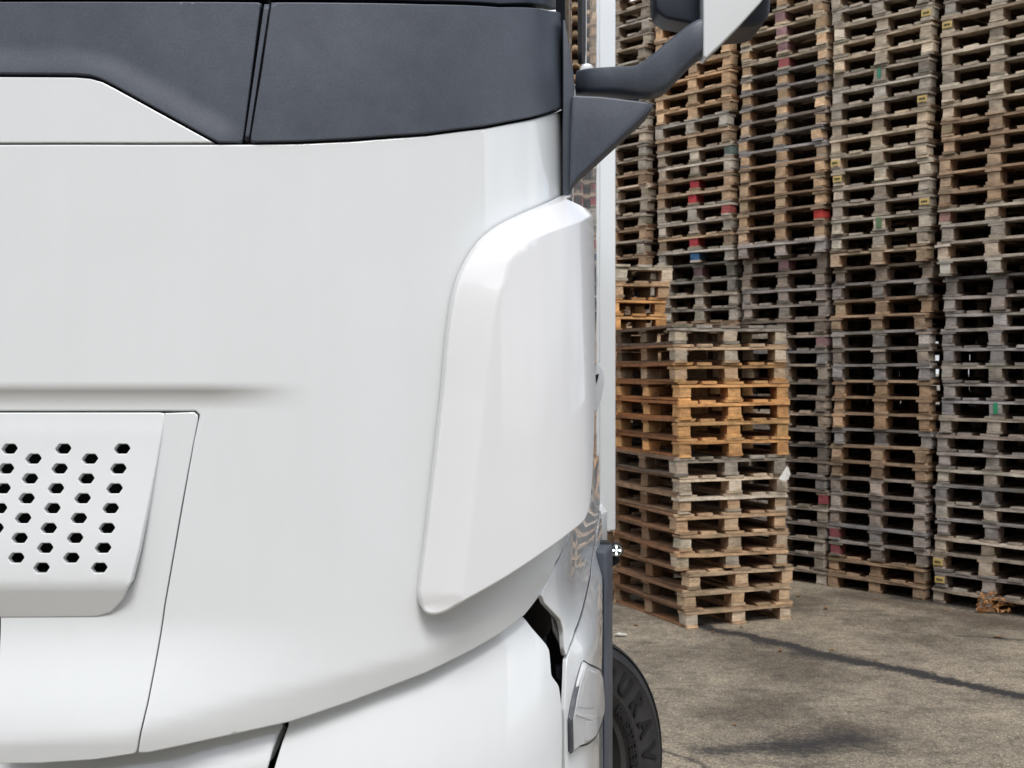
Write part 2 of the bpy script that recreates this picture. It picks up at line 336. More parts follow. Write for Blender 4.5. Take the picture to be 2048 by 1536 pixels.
def make_pallet(loc, rz, tone, label, group, marks=None, tilt=0.0, blocktone=None, spec=None):
    """marks: dict part-key -> material or tone"""
    global NPAL; NPAL += 1
    t = thing('pallet', label, 'pallet', loc, rz, group); t.rotation_euler[1] = tilt
    base = jcol(TONES[tone], .14)[:3]
    gone = random.random()
    for name, key, off, tagk in (spec or SPEC):
        if gone < .05 and tagk == ('dck', 1, 0): continue
        o = bpy.data.objects.new(name, random.choice(ms[key])); o.parent = t
        o.location = (off[0]+random.uniform(-.004, .004), off[1]+random.uniform(-.006, .006), off[2])
        if name == 'block': o.rotation_euler[2] = random.uniform(-.06, .06) + (math.pi if tagk[1] == 2 else 0)
        elif name == 'deck_board': o.rotation_euler[2] = random.uniform(-.006, .006)
        elif name == 'cross_board': o.location.y += random.uniform(-.008, .008)
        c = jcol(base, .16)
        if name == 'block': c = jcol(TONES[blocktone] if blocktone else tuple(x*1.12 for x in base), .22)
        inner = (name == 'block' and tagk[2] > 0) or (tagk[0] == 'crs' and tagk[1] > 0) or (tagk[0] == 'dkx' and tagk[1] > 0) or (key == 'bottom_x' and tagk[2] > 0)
        if inner and not (name == 'block' and tone == 'orange'):      # parts deep in the openings: shade put into a darker colour
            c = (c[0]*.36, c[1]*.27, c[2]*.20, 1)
        if marks and tagk in marks:
            mk = marks[tagk]
            if isinstance(mk, str): c = jcol(TONES[mk], .1)
            else: c = (*mk, 1)
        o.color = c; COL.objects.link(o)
    return t
e1 = Vector((.656, -.755, 0)).normalized(); d1 = Vector((-e1.y, e1.x, 0))     # along the wall (towards the right/near), and into it
WS = 1.035; T0 = Vector((3.327, 10.1, 0))*WS; wall_rz = math.atan2(e1.y, e1.x)
RED = (.36, .03, .04); BLU = (.045, .14, .30); GRN = (.04, .20, .12); MAUV = (.26, .15, .155); TEAL = (.12, .16, .15); YEL = (.6, .43, .16)
#      centre t, count, lean, setback split, where
cols = [
 ('A', -3.49, 41, .000, 20, 'tall stack just right of the white truck side'),
 ('B', -2.44, 40, .002, 21, 'tall stack behind the mirror arm'),
 ('C', -1.433, 39, .012, 21, 'tall stack below the right end of the mirror'),
 ('D', -.44, 38, .026, 20, 'second tall stack from the right picture edge'),
 ('E', .575, 37, .030, 19, 'tall stack at the right picture edge'),
]
def frame_row(k, D):      # picture height of pallet k's block
    return HY-FP*(k*PH+.07-CAMZ)/D
def marks_for(cn, y):
    mk = {}; note = None; stripe = None
    def near(v): return abs(y-v) < 16
    if cn == 'B':
        for v in (365, 398, 483):
            if near(v): mk[('blk', 1, 0)] = RED; note = 'with a red middle block'
        if near(428): mk[('blk', 2, 0)] = (.30, .07, .06); note = 'with a red right block'
        if near(515): mk[('blk', 1, 0)] = BLU; note = 'with a blue middle block'
        if near(548): mk[('blk', 1, 0)] = MAUV
        if near(318): mk[('blk', 2, 0)] = TEAL; note = 'with a blue green right block'
    if cn == 'C':
        for v in (40, 72, 104): 
            if near(v): mk[('blk', 1, 0)] = MAUV; note = 'with a faded pink middle block'
        if near(138): mk[('blk', 1, 0)] = (.30, .08, .085); note = 'with a faded red middle block'
        if near(520): mk[('blk', 1, 0)] = MAUV
        if near(430): mk[('blk', 2, 0)] = (.45, .04, .03); note = 'with a bright red right block'
        if near(680): mk[('blk', 2, 0)] = MAUV
        if near(985): mk[('blk', 2, 0)] = (.30, .07, .08); note = 'with a red right block'
    if cn == 'D':
        if near(132): stripe = (GRN, .035); note = 'with a green stripe on its middle block'
        if near(452): stripe = ((.09, .16, .07), .05)
        if near(1085) or near(1105): mk[('blk', 0, 0)] = (.28, .08, .09); note = 'with a reddish left block'
    if cn == 'E':
        if near(800): stripe = ((.02, .24, .11), .035); note = 'with a bright green stripe on its middle block'
        if near(975): stripe = ((.02, .22, .11), .028); note = 'with a green stripe on its middle block'
        if near(420): mk[('blk', 0, 0)] = (.36, .20, .17)
        if near(690): mk[('blk', 1, 0)] = (.2, .26, .2)
    return mk, note, stripe
TONEMAP = {
 'A': lambda y: 'grey' if y < 330 else random.choice(['grey', 'brown']),
 'B': lambda y: 'tan' if y < 120 else random.choice(['orange', 'tan']) if y < 215 else 'tan' if y < 250 else random.choice(['grey', 'brown', 'grey']),
 'C': lambda y: 'pale' if y < 140 else ('mauve' if y < 330 else 'brown') if y < 480 else random.choice(['grey', 'dark', 'mauve']),
 'D': lambda y: random.choice(['grey', 'grey', 'pale']) if y < 480 else random.choice(['dark', 'mauve', 'brown']) if y < 760 else random.choice(['brown', 'brown', 'mauve']),
 'E': lambda y: random.choice(['pale', 'grey']) if y < 240 else ('brown' if y < 420 else random.choice(['grey', 'mauve'])),
}
GW = 'weathered pallets stacked in the tall wall'
yellow = []
for cn, tc, n, lean, split, where in cols:
    drift = 0; prev = 0
    for k in range(n):
        base = T0+e1*tc*WS+d1*(PL/2)
        z = k*PH
        sh = lean*(z-2.2)*1.0
        drift = .85*drift+random.uniform(-.012, .012)
        dd = random.uniform(-.014, .014) + (.09 if k < split else 0)
        if cn == 'A' and k < split: dd += .05
        p = base+e1*(sh+drift)+d1*dd; p.z = z
        D = p.y-d1.y*PL/2
        y = frame_row(k, D)
        mk, note, stripe = marks_for(cn, y)
        tone = TONEMAP[cn](y)
        yb = {'C': 'tan'}.get(cn)
        lab = '%s pallet%s, %s from the ground in the %s' % (WORD[tone], ' '+note if note else '', ordn(k), where)
        w = lab.split()
        if len(w) > 16:
            lab = 'pallet%s, %s from the ground in %s' % (' '+note if note else '', ordn(k), {'A': 'stack beside truck', 'B': 'stack behind mirror arm', 'C': 'stack below mirror', 'D': 'second stack from right', 'E': 'rightmost stack'}[cn])
        if len(lab.split()) > 16: lab = lab.replace('dark weathered ', '').replace('weathered ', '').replace(' from the ground', ' up'); lab = lab if len(lab.split()) <= 16 else lab.replace(' on its middle block', '')
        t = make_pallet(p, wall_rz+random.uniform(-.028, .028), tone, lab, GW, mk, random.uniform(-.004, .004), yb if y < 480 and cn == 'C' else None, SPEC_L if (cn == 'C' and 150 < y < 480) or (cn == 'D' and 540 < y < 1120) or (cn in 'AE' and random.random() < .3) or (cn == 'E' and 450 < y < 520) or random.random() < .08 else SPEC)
        if stripe:
            bm = bmesh.new(); bmesh.ops.create_cube(bm, size=1)
            for v in bm.verts: v.co = Vector((v.co.x*stripe[1], -PL/2-.004+v.co.y*.006, .066+v.co.z*.088))
            bm_obj('paint_stripe', bm, flat_mat('green_stripe_paint', stripe[0]), t)
        hits = {'D': [(60, 2), (205, 2), (308, 0), (340, 0), (420, 2)], 'E': [(8, 0), (1125, 0), (1163, 0)], 'C': []}.get(cn, [])
        for v, bi in hits:
            if abs(y-v) < D*0+17.5: yellow.append((t, bi))
seen = set()
def label_plate(parent, x, yf, z):
    bm = bmesh.new(); bmesh.ops.create_cube(bm, size=1)
    for v in bm.verts: v.co = Vector((x+v.co.x*.085, yf-.004+v.co.y*.005, z+v.co.z*.052))
    a = bm_obj('label_plate', bm, M_YEL, parent)
    bm = bmesh.new()
    for i in range(5):
        r = bmesh.ops.create_cube(bm, size=1)['verts']
        for v in r: v.co = Vector((x-.024+i*.012+v.co.x*.007, yf-.008+v.co.y*.003, z+v.co.z*.018))
    bm_obj('printed_mark', bm, M_INK, a)
for t, bi in yellow:
    key = (t.name, bi)
    if key in seen: continue
    seen.add(key); label_plate(t, (-PW/2+.055, 0, PW/2-.055)[bi], -PL/2-.006, .061)

# front stack of lighter pallets
e2 = Vector((.94, .34, 0)).normalized(); d2 = Vector((-e2.y, e2.x, 0)); rz2 = math.atan2(e2.y, e2.x)
P2 = Vector((1.262, 9.41, 0))
ftone = ['tan', 'tan', 'tan', 'tan', 'tan', 'tan', 'pale', 'pale', 'grey', 'orange', 'orange', 'orange', 'orange', 'orange', 'tan', 'grey']
fblk = ['pale', 'tan', 'tan', 'pale', 'pale', 'tan', 'tan', 'pale', 'grey', 'orange', 'orange', 'orange', 'orange', 'tan', 'pale', 'pale']
for k in range(16):
    off = Vector((random.uniform(-.012, .012), random.uniform(-.012, .012), 0))+e2*(.014*(k in (0, 1, 2, 12, 13, 14, 15))-.015*(k in (7, 8)))
    p = P2+e2*PW/2+d2*PL/2+off; p.z = k*PH
    note = {8: ' with white scrap on its corner', 9: ' lowest of the orange ones'}.get(k, '')
    lab = '%s pallet%s, %s from the ground in the short front stack' % (WORD[ftone[k]], note, ordn(k))
    if len(lab.split()) > 16: lab = lab.replace(' from the ground in the short front stack', ' up in the front stack')
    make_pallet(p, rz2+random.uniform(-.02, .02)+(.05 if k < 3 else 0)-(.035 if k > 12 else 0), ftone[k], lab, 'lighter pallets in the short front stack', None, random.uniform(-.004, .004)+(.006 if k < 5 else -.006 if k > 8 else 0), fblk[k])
# small stack behind it, its top pallets showing over the truck side
P3 = Vector((1.44, 10.98, 0))
gt = ['brown']*14+['tan', 'tan', 'orange', 'orange', 'tan', 'pale']
for k in range(20):
    off = Vector((random.uniform(-.02, .02), random.uniform(-.012, .012), 0))-e2*(.04*(k < 18))
    p = P3-e2*PW/2+d2*PL/2+off; p.z = k*PH
    lab = '%s pallet, %s from the top of the stack behind the short front stack' % (WORD[gt[k]], 'uppermost one' if k == 19 else ordn(19-k))
    if k == 19: lab = 'pale pallet topping the stack between truck side and mirror arm stack'
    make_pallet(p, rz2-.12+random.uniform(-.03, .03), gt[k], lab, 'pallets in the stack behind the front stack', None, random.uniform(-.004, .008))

# deeper rows and stacks outside the picture: one mass
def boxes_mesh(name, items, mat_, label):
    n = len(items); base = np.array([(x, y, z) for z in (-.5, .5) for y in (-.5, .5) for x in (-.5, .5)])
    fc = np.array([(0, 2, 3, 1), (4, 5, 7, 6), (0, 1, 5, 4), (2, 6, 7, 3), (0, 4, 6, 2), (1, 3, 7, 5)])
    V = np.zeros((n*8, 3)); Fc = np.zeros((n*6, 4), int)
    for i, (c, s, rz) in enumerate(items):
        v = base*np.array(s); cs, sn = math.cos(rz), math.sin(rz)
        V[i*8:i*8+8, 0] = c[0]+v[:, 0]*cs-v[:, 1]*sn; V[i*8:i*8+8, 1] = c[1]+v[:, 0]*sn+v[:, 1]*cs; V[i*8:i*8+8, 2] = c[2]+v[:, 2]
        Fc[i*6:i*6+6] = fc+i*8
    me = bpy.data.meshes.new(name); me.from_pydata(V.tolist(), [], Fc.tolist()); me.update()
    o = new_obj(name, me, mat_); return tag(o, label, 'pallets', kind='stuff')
DIM = {'deck_wide': (.150, PL, .022), 'deck_slim': (.118, PL, .022), 'cross': (PW, .145, .022), 'block_s': (.096, .112, .078), 'block_c': (.11, .112, .078), 'bottom_s': (.1, PL, .022), 'bottom_c': (.13, PL, .022)}
items = []
def mass_stack(tc, depth, n):
    dr = 0
    for k in range(n):
        dr = .8*dr+random.uniform(-.02, .02)
        p = T0+e1*(tc+dr)*WS+d1*(depth+random.uniform(-.03, .03)); cs, sn = math.cos(wall_rz), math.sin(wall_rz)
        for name, key, off, tg in SPEC:
            items.append(((p.x+off[0]*cs-off[1]*sn, p.y+off[0]*sn+off[1]*cs, k*PH+off[2]), DIM[key], wall_rz))
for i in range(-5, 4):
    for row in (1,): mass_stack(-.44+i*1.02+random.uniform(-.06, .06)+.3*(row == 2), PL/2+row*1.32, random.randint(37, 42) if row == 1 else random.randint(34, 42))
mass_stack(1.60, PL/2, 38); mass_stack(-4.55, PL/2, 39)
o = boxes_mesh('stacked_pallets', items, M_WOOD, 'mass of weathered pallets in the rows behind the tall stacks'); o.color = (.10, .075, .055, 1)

# ------------------------------------------------------------------ TRUCK
truck = thing('truck', 'white truck cab seen close at its front corner, with dark band and mirror arm', 'truck', (-1.068, 2.6, 0))
TINV = Matrix.Translation(Vector((1.068, -2.6, 0)))
XC = -1.068
def part(name, me, mat_, parent=truck):
    o = new_obj(name, me, mat_, parent)
    if parent is truck: o.matrix_parent_inverse = TINV
    else: pass
    return o
def catmull(P, per=24):
    P = np.array(P, float); P = np.vstack([2*P[0]-P[1], P, 2*P[-1]-P[-2]]); out = []
    for i in range(1, len(P)-2):
        a, b_, c, d = P[i-1:i+3]
        t = np.linspace(0, 1, per, endpoint=False)[:, None]
        # centripetal-ish: plain cubic hermite with chord scaled tangents
        l0 = np.linalg.norm(b_-a)**.5; l1 = np.linalg.norm(c-b_)**.5; l2 = np.linalg.norm(d-c)**.5
        m1 = (c-b_)+l1*((b_-a)/l0-(c-a)/(l0+l1)); m2 = (c-b_)+l1*((d-c)/l2-(d-b_)/(l1+l2))
        out.append((2*t**3-3*t**2+1)*b_+(t**3-2*t**2+t)*m1+(-2*t**3+3*t**2)*c+(t**3-t**2)*m2)
    return np.vstack(out+[P[-2][None]])
plan = catmull([(XC, 2.45), (-.85, 2.4515), (-.62, 2.460), (-.40, 2.481), (-.22, 2.513), (-.08, 2.555), (.015, 2.607), (.078, 2.67), (.116, 2.75), (.140, 2.85), (.158, 2.98), (.175, 3.12), (.22, 3.5), (.27, 3.95)], 60)
sl_ = np.concatenate([[0], np.cumsum(np.linalg.norm(np.diff(plan, axis=0), axis=1))])
# even arc-length table, smoothed
ST = np.arange(0, sl_[-1], .002); TX = np.interp(ST, sl_, plan[:, 0]); TY = np.interp(ST, sl_, plan[:, 1])
def smooth_arr(a, w):
    k = np.hanning(w); k /= k.sum(); pad = w//2
    left = 2*a[0]-a[pad:0:-1]; right = 2*a[-1]-a[-2:-pad-2:-1]
    return np.convolve(np.concatenate([left, a, right]), k, 'valid')
TX = smooth_arr(TX, 61); TY = smooth_arr(TY, 61)
gx = np.gradient(TX, ST); gy = np.gradient(TY, ST); gl = np.hypot(gx, gy); NX = gy/gl; NY = -gx/gl
NX = smooth_arr(NX, 31); NY = smooth_arr(NY, 31)
NX -= NX[0]*np.exp(-ST/.1)
def ssm(x): x = np.clip(x, 0, 1); return x*x*(3-2*x)
LEAN = .03
def front_pos(s, z, h):
    s = np.asarray(s, float); sg = np.where(s < 0, -1, 1); a = np.abs(s)
    X = np.interp(a, ST, TX); Y = np.interp(a, ST, TY); nx = np.interp(a, ST, NX); ny = np.interp(a, ST, NY)
    hh = h-(z-1.6)*LEAN
    X = X+nx*hh; Y = Y+ny*hh
    X = XC+sg*(X-XC)
    return np.stack([X, Y, z], -1)
class Surf:
    def __init__(self, h, lo=-.0, hi=None, base=front_pos):
        self.h = h if callable(h) else (lambda s, z, c=h: c+0*s); self.lo = lo; self.hi = hi if hi else ST[-1]-.01; self.base = base
    def __call__(self, s, z):
        s = np.asarray(s, float); z = np.asarray(z, float)
        return self.base(s, z, self.h(s, z))
    def inv(self, px, py, h=None):
        tgt = (px-CX)/FP
        lo, hi = self.lo, self.hi
        hf = self.h if h is None else (lambda s, z: h+0*s)
        def at(s):
            D = 2.8; 
            for _ in range(5):
                z = CAMZ-(py-HY)*D/FP; p = self.base(np.array([s]), np.array([z]), hf(np.array([s]), np.array([z])))[0]; D = p[1]
            return p[0]/p[1], CAMZ-(py-HY)*D/FP
        g = np.linspace(lo, hi, 50); vals = [at(x)[0] for x in g]
        if tgt <= vals[0]:
            return (lo+(tgt-vals[0])*2.45, at(lo)[1])
        for i in range(49):
            if vals[i] <= tgt < vals[i+1]: lo, hi = g[i], g[i+1]; break
        else: return (g[-1], at(g[-1])[1])
        for _ in range(20):
            m_ = (lo+hi)/2
            if at(m_)[0] < tgt: lo = m_
            else: hi = m_
        return (m_, at(m_)[1])
    def poly(self, pts, h=None): return [self.inv(x, y, h) for x, y in pts]

def fillet(poly, rad, n=4):
    out = []; P = [np.array(p) for p in poly]; m_ = len(P)
    for i in range(m_):
        a, b_, c = P[i-1], P[i], P[(i+1) % m_]; la, lc = np.linalg.norm(a-b_), np.linalg.norm(c-b_)
        if la < 1e-9 or lc < 1e-9: continue
        ra = min(rad, la*.45); rc = min(rad, lc*.45); p0 = b_+(a-b_)/la*ra; p1 = b_+(c-b_)/lc*rc
        for t in np.linspace(0, 1, n+1): out.append(tuple((1-t)**2*p0+2*t*(1-t)*b_+t*t*p1))
    return out
def dense(poly, step):
    out = []; P = [np.array(p) for p in poly]
    for i in range(len(P)):
        a, b_ = P[i], P[(i+1) % len(P)]; l = np.linalg.norm(b_-a)
        if l < 1e-6: continue
        for t in np.linspace(0, 1, max(1, int(math.ceil(l/step))), endpoint=False): out.append(a+(b_-a)*t)
    return np.array(out)
def inside(pts, poly):
    x, y = pts[:, 0], pts[:, 1]; c = np.zeros(len(pts), bool); n = len(poly); j = n-1
    for i in range(n):
        xi, yi = poly[i]; xj, yj = poly[j]
        if yi != yj:
            c ^= ((yi > y) != (yj > y)) & (x < (xj-xi)*(y-yi)/(yj-yi)+xi)
        j = i
    return c
def near_bound(pts, polys):
    best = np.full(len(pts), 1e9); q = np.zeros_like(pts)
    for poly in polys:
        A = np.array(poly); B = np.roll(A, -1, 0)
        for a, b_ in zip(A, B):
            ab = b_-a; l2 = ab@ab
            if l2 < 1e-14: continue
            t = np.clip(((pts-a)@ab)/l2, 0, 1); qq = a+t[:, None]*ab; dd = np.hypot(*(pts-qq).T)
            m_ = dd < best; best[m_] = dd[m_]; q[m_] = qq[m_]
    return best, q
def open_dist(pts, line):
    best = np.full(len(pts), 1e9)
    L_ = np.array(line)
    for a, b_ in zip(L_[:-1], L_[1:]):
        ab = b_-a; t = np.clip(((pts-a)@ab)/(ab@ab), 0, 1); dd = np.hypot(*(pts-(a+t[:, None]*ab)).T); best = np.minimum(best, dd)
    return best
def area(p):
    p = np.array(p); x, y = p[:, 0], p[:, 1]; return .5*np.sum(x*np.roll(y, -1)-np.roll(x, -1)*y)
def panel(name, mat_, outline, surf, r=.004, thick=.02, step=.022, holes=(), parent=truck, hr=.0015, mirror=True, extra=None, back=None):
    ol = dense(outline, max(step*.6, .008)); 
    if area(ol) < 0: ol = ol[::-1]
    hl = [dense(h, .004) for h in holes]
    allb = [ol]+hl
    # inward rings
    pts = [ol]; cons = []; base = 0
    cons += [(i, (i+1) % len(ol)) for i in range(len(ol))]; base = len(ol)
    for h in hl:
        pts.append(h); cons += [(base+i, base+(i+1) % len(h)) for i in range(len(h))]; base += len(h)
    tan = np.roll(ol, -1, 0)-np.roll(ol, 1, 0); tl = np.hypot(*tan.T)[:, None]+1e-12; nrm = np.stack([-tan[:, 1], tan[:, 0]], 1)/tl
    ringd = [.3*r, .62*r, r, 1.6*r]
    rings = []
    for d in ringd:
        q = ol+nrm*d; bd, _ = near_bound(q, [ol]); ok = (bd > d*.85) & inside(q, ol); rings.append(q[ok])
    for h in hl:
        c = h.mean(0); 
        for d in (.4*hr, hr, 2*hr):
            v = h-c; l = np.hypot(*v.T)[:, None]; rings.append(h+v/l*d)
    pts += rings
    mn, mxx = ol.min(0), ol.max(0); g = []
    ny = int((mxx[1]-mn[1])/(step*.87))+2; nx = int((mxx[0]-mn[0])/step)+2
    for j in range(ny):
        for i in range(nx): g.append((mn[0]+(i+.5*(j % 2))*step, mn[1]+j*step*.87))
    g = np.array(g); g = g[inside(g, ol)]
    if len(g):
        bd, _ = near_bound(g, [ol]); g = g[bd > max(2*r, step*.4)]
    for h in hl:
        c = h.mean(0); rad = np.hypot(*(h-c).T).max(); g = g[np.hypot(*(g-c).T) > rad+3*hr] if len(g) else g
    if extra is not None:
        ex = np.array(extra[0]); ex = ex[inside(ex, ol)]; bd, _ = near_bound(ex, [ol]); ex = ex[bd > 3.2*r]
        dd = np.min(np.hypot(g[:, None, 0]-ex[None, :, 0], g[:, None, 1]-ex[None, :, 1]), 1); g = g[dd > .004]; pts.append(ex)
    if len(g): pts.append(g)
    allp = np.vstack([p for p in pts if len(p)])
    V, E, Fc, *_ = delaunay_2d_cdt([Vector(p) for p in allp.tolist()], cons, [], 0, 1e-7)
    V = np.array([tuple(v) for v in V]); Fc = np.array([f for f in Fc if len(f) == 3])
    cen = V[Fc].mean(1); ok = inside(cen, ol)
    for h in hl: ok &= ~inside(cen, h)
    Fc = Fc[ok]
    used = np.unique(Fc); mp = -np.ones(len(V), int); mp[used] = np.arange(len(used)); V = V[used]; Fc = mp[Fc]
    # edge rounding
    d, q = near_bound(V, [ol]); rr = np.full(len(V), r)
    if hl:
        dh, qh = near_bound(V, hl); m_ = dh/hr < d/r; d = np.where(m_, dh, d); q = np.where(m_[:, None], qh, q); rr = np.where(m_, hr, rr)
    P0 = surf(V[:, 0], V[:, 1]); ep = .0015
    du = (surf(V[:, 0]+ep, V[:, 1])-surf(V[:, 0]-ep, V[:, 1])); dv = (surf(V[:, 0], V[:, 1]+ep)-surf(V[:, 0], V[:, 1]-ep))
    n0 = np.cross(du, dv); n0 /= np.linalg.norm(n0, axis=1)[:, None]
    k = np.clip((rr-d)/rr, 0, 1)
    disp = rr*(1-np.sqrt(np.maximum(1-k*k, 0)))
    dirn = V-q; on = d < 3e-6
    eps_in = np.zeros_like(V)
    # direction outwards in (s,z)
    dl = np.hypot(*dirn.T)[:, None]; out2 = np.where(dl > 3e-6, -dirn/np.maximum(dl, 1e-9), 0)
    if on.any():
        idx = np.where(on)[0]
        # use neighbouring boundary tangent for on-boundary points
        for ib in idx:
            bestd = 1e9
            for poly, sgn in [(ol, 1)]+[(h, -1 if area(h) > 0 else 1) for h in hl]:
                dd = np.hypot(*(poly-V[ib]).T); j = dd.argmin()
                if dd[j] < bestd:
                    bestd = dd[j]; tt = poly[(j+1) % len(poly)]-poly[j-1]; tt = tt/np.hypot(*tt); out2[ib] = np.array([tt[1], -tt[0]])*sgn
    U = du/np.linalg.norm(du, axis=1)[:, None]; Vv = dv/np.linalg.norm(dv, axis=1)[:, None]
    o3 = U*out2[:, :1]+Vv*out2[:, 1:]; o3 -= n0*np.sum(o3*n0, 1)[:, None]; ol3 = np.linalg.norm(o3, axis=1)[:, None]; o3 = o3/np.maximum(ol3, 1e-9)
    Nn = n0*np.sqrt(np.maximum(1-k*k, 0))[:, None]+o3*k[:, None]
    P = P0-n0*disp[:, None]
    # skirt
    ed = {}
    for f in Fc:
        for a, b_ in ((f[0], f[1]), (f[1], f[2]), (f[2], f[0])): ed.setdefault((min(a, b_), max(a, b_)), []).append((a, b_))
    be = [v[0] for v in ed.values() if len(v) == 1]
    bv = sorted({i for e in be for i in e}); bmap = {v: len(P)+i for i, v in enumerate(bv)}
    nb = n0
    if back is not None:
        nb = np.cross(back(V[:, 0]+ep, V[:, 1])-back(V[:, 0]-ep, V[:, 1]), back(V[:, 0], V[:, 1]+ep)-back(V[:, 0], V[:, 1]-ep)); nb /= np.linalg.norm(nb, axis=1)[:, None]
    PB = P[bv]-nb[bv]*thick
    verts = np.vstack([P, PB]); faces = [tuple(f) for f in Fc]; ln = [Nn[i] for f in Fc for i in f]
    # orientation: make faces face the outside
    f0 = Fc[len(Fc)//2]; a, b_, c = P0[f0]; fl = np.dot(np.cross(b_-a, c-a), n0[f0[0]]) < 0
    for (a, b_) in be:
        faces.append((b_, a, bmap[a], bmap[b_])); ln += [o3[b_], o3[a], o3[a], o3[b_]]
    if fl:
        nf = []; nl = []; i = 0
        for f in faces:
            m_ = len(f); nf.append(tuple(reversed(f))); nl += list(reversed(ln[i:i+m_])); i += m_
        faces, ln = nf, nl
    def build(vv, ff, nn):
        me = bpy.data.meshes.new(name); me.from_pydata(vv.tolist(), [], [tuple(int(i) for i in f) for f in ff])
        me.polygons.foreach_set('use_smooth', [True]*len(ff)); me.update()
        me.normals_split_custom_set([tuple(float(t) for t in x) for x in nn]); return part(name, me, mat_, parent)
    o = build(verts, faces, ln)
    if mirror:
        vv = verts.copy(); vv[:, 0] = 2*XC-vv[:, 0]; nf = []; nl = []; i = 0
        for f in faces:
            m_ = len(f); nf.append(tuple(reversed(f))); nl += [x*np.array([-1, 1, 1]) for x in reversed(ln[i:i+m_])]; i += m_
        build(vv, nf, nl)
    return o

plain = Surf(0.0)
def SX(px, py=800): return plain.inv(px, py)[0]
def ZP(py, D=2.45): return CAMZ-(py-HY)*D/FP
zc = ZP(776); S230 = SX(230); s420, s640 = SX(400), SX(640)
# flange line (below it the panel turns inwards), given along s
fl = [plain.inv(x, y) for x, y in ((0, 1478), (270, 1462), (300, 1447), (520, 1388), (700, 1345), (850, 1305), (1000, 1222), (1083, 1150))]
FLS = [p[0] for p in fl]; FLZ = [p[1] for p in fl]
def h_main(s, z):
    a = np.abs(s)
    Rr = .016*(1-ssm((a-s420)/(s640-s420)))
    tt_ = np.clip((zc-z)/.044, 0, 1); h = -Rr*(1-(1-tt_)**2)
    h = h-.002*ssm((zc+.006-z)/.012)*(1-ssm((a-s420)/(s640-s420)))
    # lower half comes gently forward again
    h = h+.045*ssm((ZP(1240)-z)/.24)*np.clip(1-ssm((a-S230)/.55), 0, 1)
    zf = np.interp(a, FLS, FLZ)
    t = zf-z; w = .012
    h = h-.24*np.where(t < -w, 0, np.where(t < w, (t+w)**2/(4*w), t))
    # softly rolled top edge
    return h
main = Surf(h_main)
def both(right):     # right half outline (starting and ending at the centre line) -> whole outline
    r = [p for p in right if p[0] > 1e-4]; return r+[(-x, y) for x, y in reversed(r)]

# --- front panel (main white skin)
ol = main.poly([(-10, 288.5), (300, 288.5), (425, 288.5), (490, 288.5), (600, 287), (700, 282.5), (850, 271.5), (970, 256.5), (1060, 239.5), (1110, 226), (1128, 217), (1129, 300), (1128, 398), (1150, 520), (1156, 700), (1154, 950), (1141, 1057), (1112, 1126), (1083, 1189), (1050, 1231), (1000, 1268), (950, 1298), (850, 1347.5), (700, 1405), (580, 1445), (450, 1474), (300, 1506), (276, 1508), (276.5, 1503), (296, 1405), (330, 1210), (365, 1010), (388, 880), (397, 838), (398, 829), (391, 822.5), (300, 822.5), (-10, 822.5)])
seam = [p for p in ol if p[0] > 1e-4]
ztop, zg = ol[0][1], ol[-1][1]
ol_r = [(0, ztop)]+seam+[(0, zg)]
# keep the skin in two mirrored halves joined at the centre line: build whole
panel('front_panel', M_WHITE, both(ol_r[1:-1]), main, r=.0045, thick=.03, step=.022, mirror=False)

# --- grille surround (frame strip right of the grille and the skin below it)
def h_sur(s, z): return h_main(s, z)+.004*(1-ssm((z-ZP(1350))/-.05)) * 0 + .0
ol = main.poly([(333, 826), (388, 824), (395, 830), (395, 842), (385, 893), (363.2, 1010), (328.2, 1210), (294.2, 1405), (274, 1503), (268, 1508), (190, 1520), (80, 1527), (-10, 1528)])
ol = [p for p in ol if p[0] > 1e-4]
ol += [p for p in main.poly([(0, 1215), (200, 1215), (245, 1180), (290, 1020), (322, 826)]) if p[0] > 1e-4]
panel('grille_surround', M_WHITE, both(ol), main, r=.003, thick=.03, step=.02, mirror=False)

# --- grille cover with real hexagonal holes
zb = ZP(1168); 
def h_gr(s, z):
    a = np.abs(s); h = h_main(s, np.maximum(z, ZP(1200)))+.004+.026*ssm((ZP(830)-z)/(ZP(830)-ZP(1165)))
    t = zb-z; w = .006
    h = h-.42*np.where(t < -w, 0, np.where(t < w, (t+w)**2/(4*w), t))
    t2 = z-ZP(870); h = h-.10*np.where(t2 < -w, 0, np.where(t2 < w, (t2+w)**2/(4*w), t2))
    return h
grs = Surf(h_gr)
holes_px = []
colsx = [(19, 0, 5), (126.5, 0, 7), (244.7, 0, 7)]; cols2 = [(67, 1, 6), (180.5, 1, 6)]
hx_cols = []
for x0, sl0, n in ((19.4, -7.0, 5), (126.8, -7.25, 7), (244.8, -7.65, 7)):
    for i in range(n): holes_px.append((x0+sl0*i, 897.6+39.7*i))
for x0, sl0, n in ((67.2, -6.9, 6), (180.5, -7.5, 6)):
    for i in range(n): holes_px.append((x0+sl0*i, 917.6+39.65*i))
for x0, sl0, n in ((-36, -6.5, 6),): 
    for i in range(n): holes_px.append((x0+sl0*i, 917.6+39.65*i))
hs_ = []
for x, y in holes_px:
    c = np.array(grs.inv(max(x, -200), y))
    hexp = np.array([(-17.5, 1.0), (-9.5, -9.8), (9.5, -9.8), (16.0, -1.0), (8.5, 9.8), (-11, 9.8)])*.00098
    hexp[:, 1] *= -1; hh = fillet([tuple(c+v) for v in hexp], .0022, 2); hs_.append(hh)
hs_ = hs_+[[(-x, y) for x, y in h] for h in hs_ if np.mean([p[0] for p in h]) > .005 and False]
ol = [p for p in grs.poly([(318, 824.5), (329, 826), (330, 836), (322, 880), (302, 985), (278, 1100), (262, 1165), (246, 1200), (222, 1226), (195, 1234), (100, 1235.5), (-10, 1236)])]
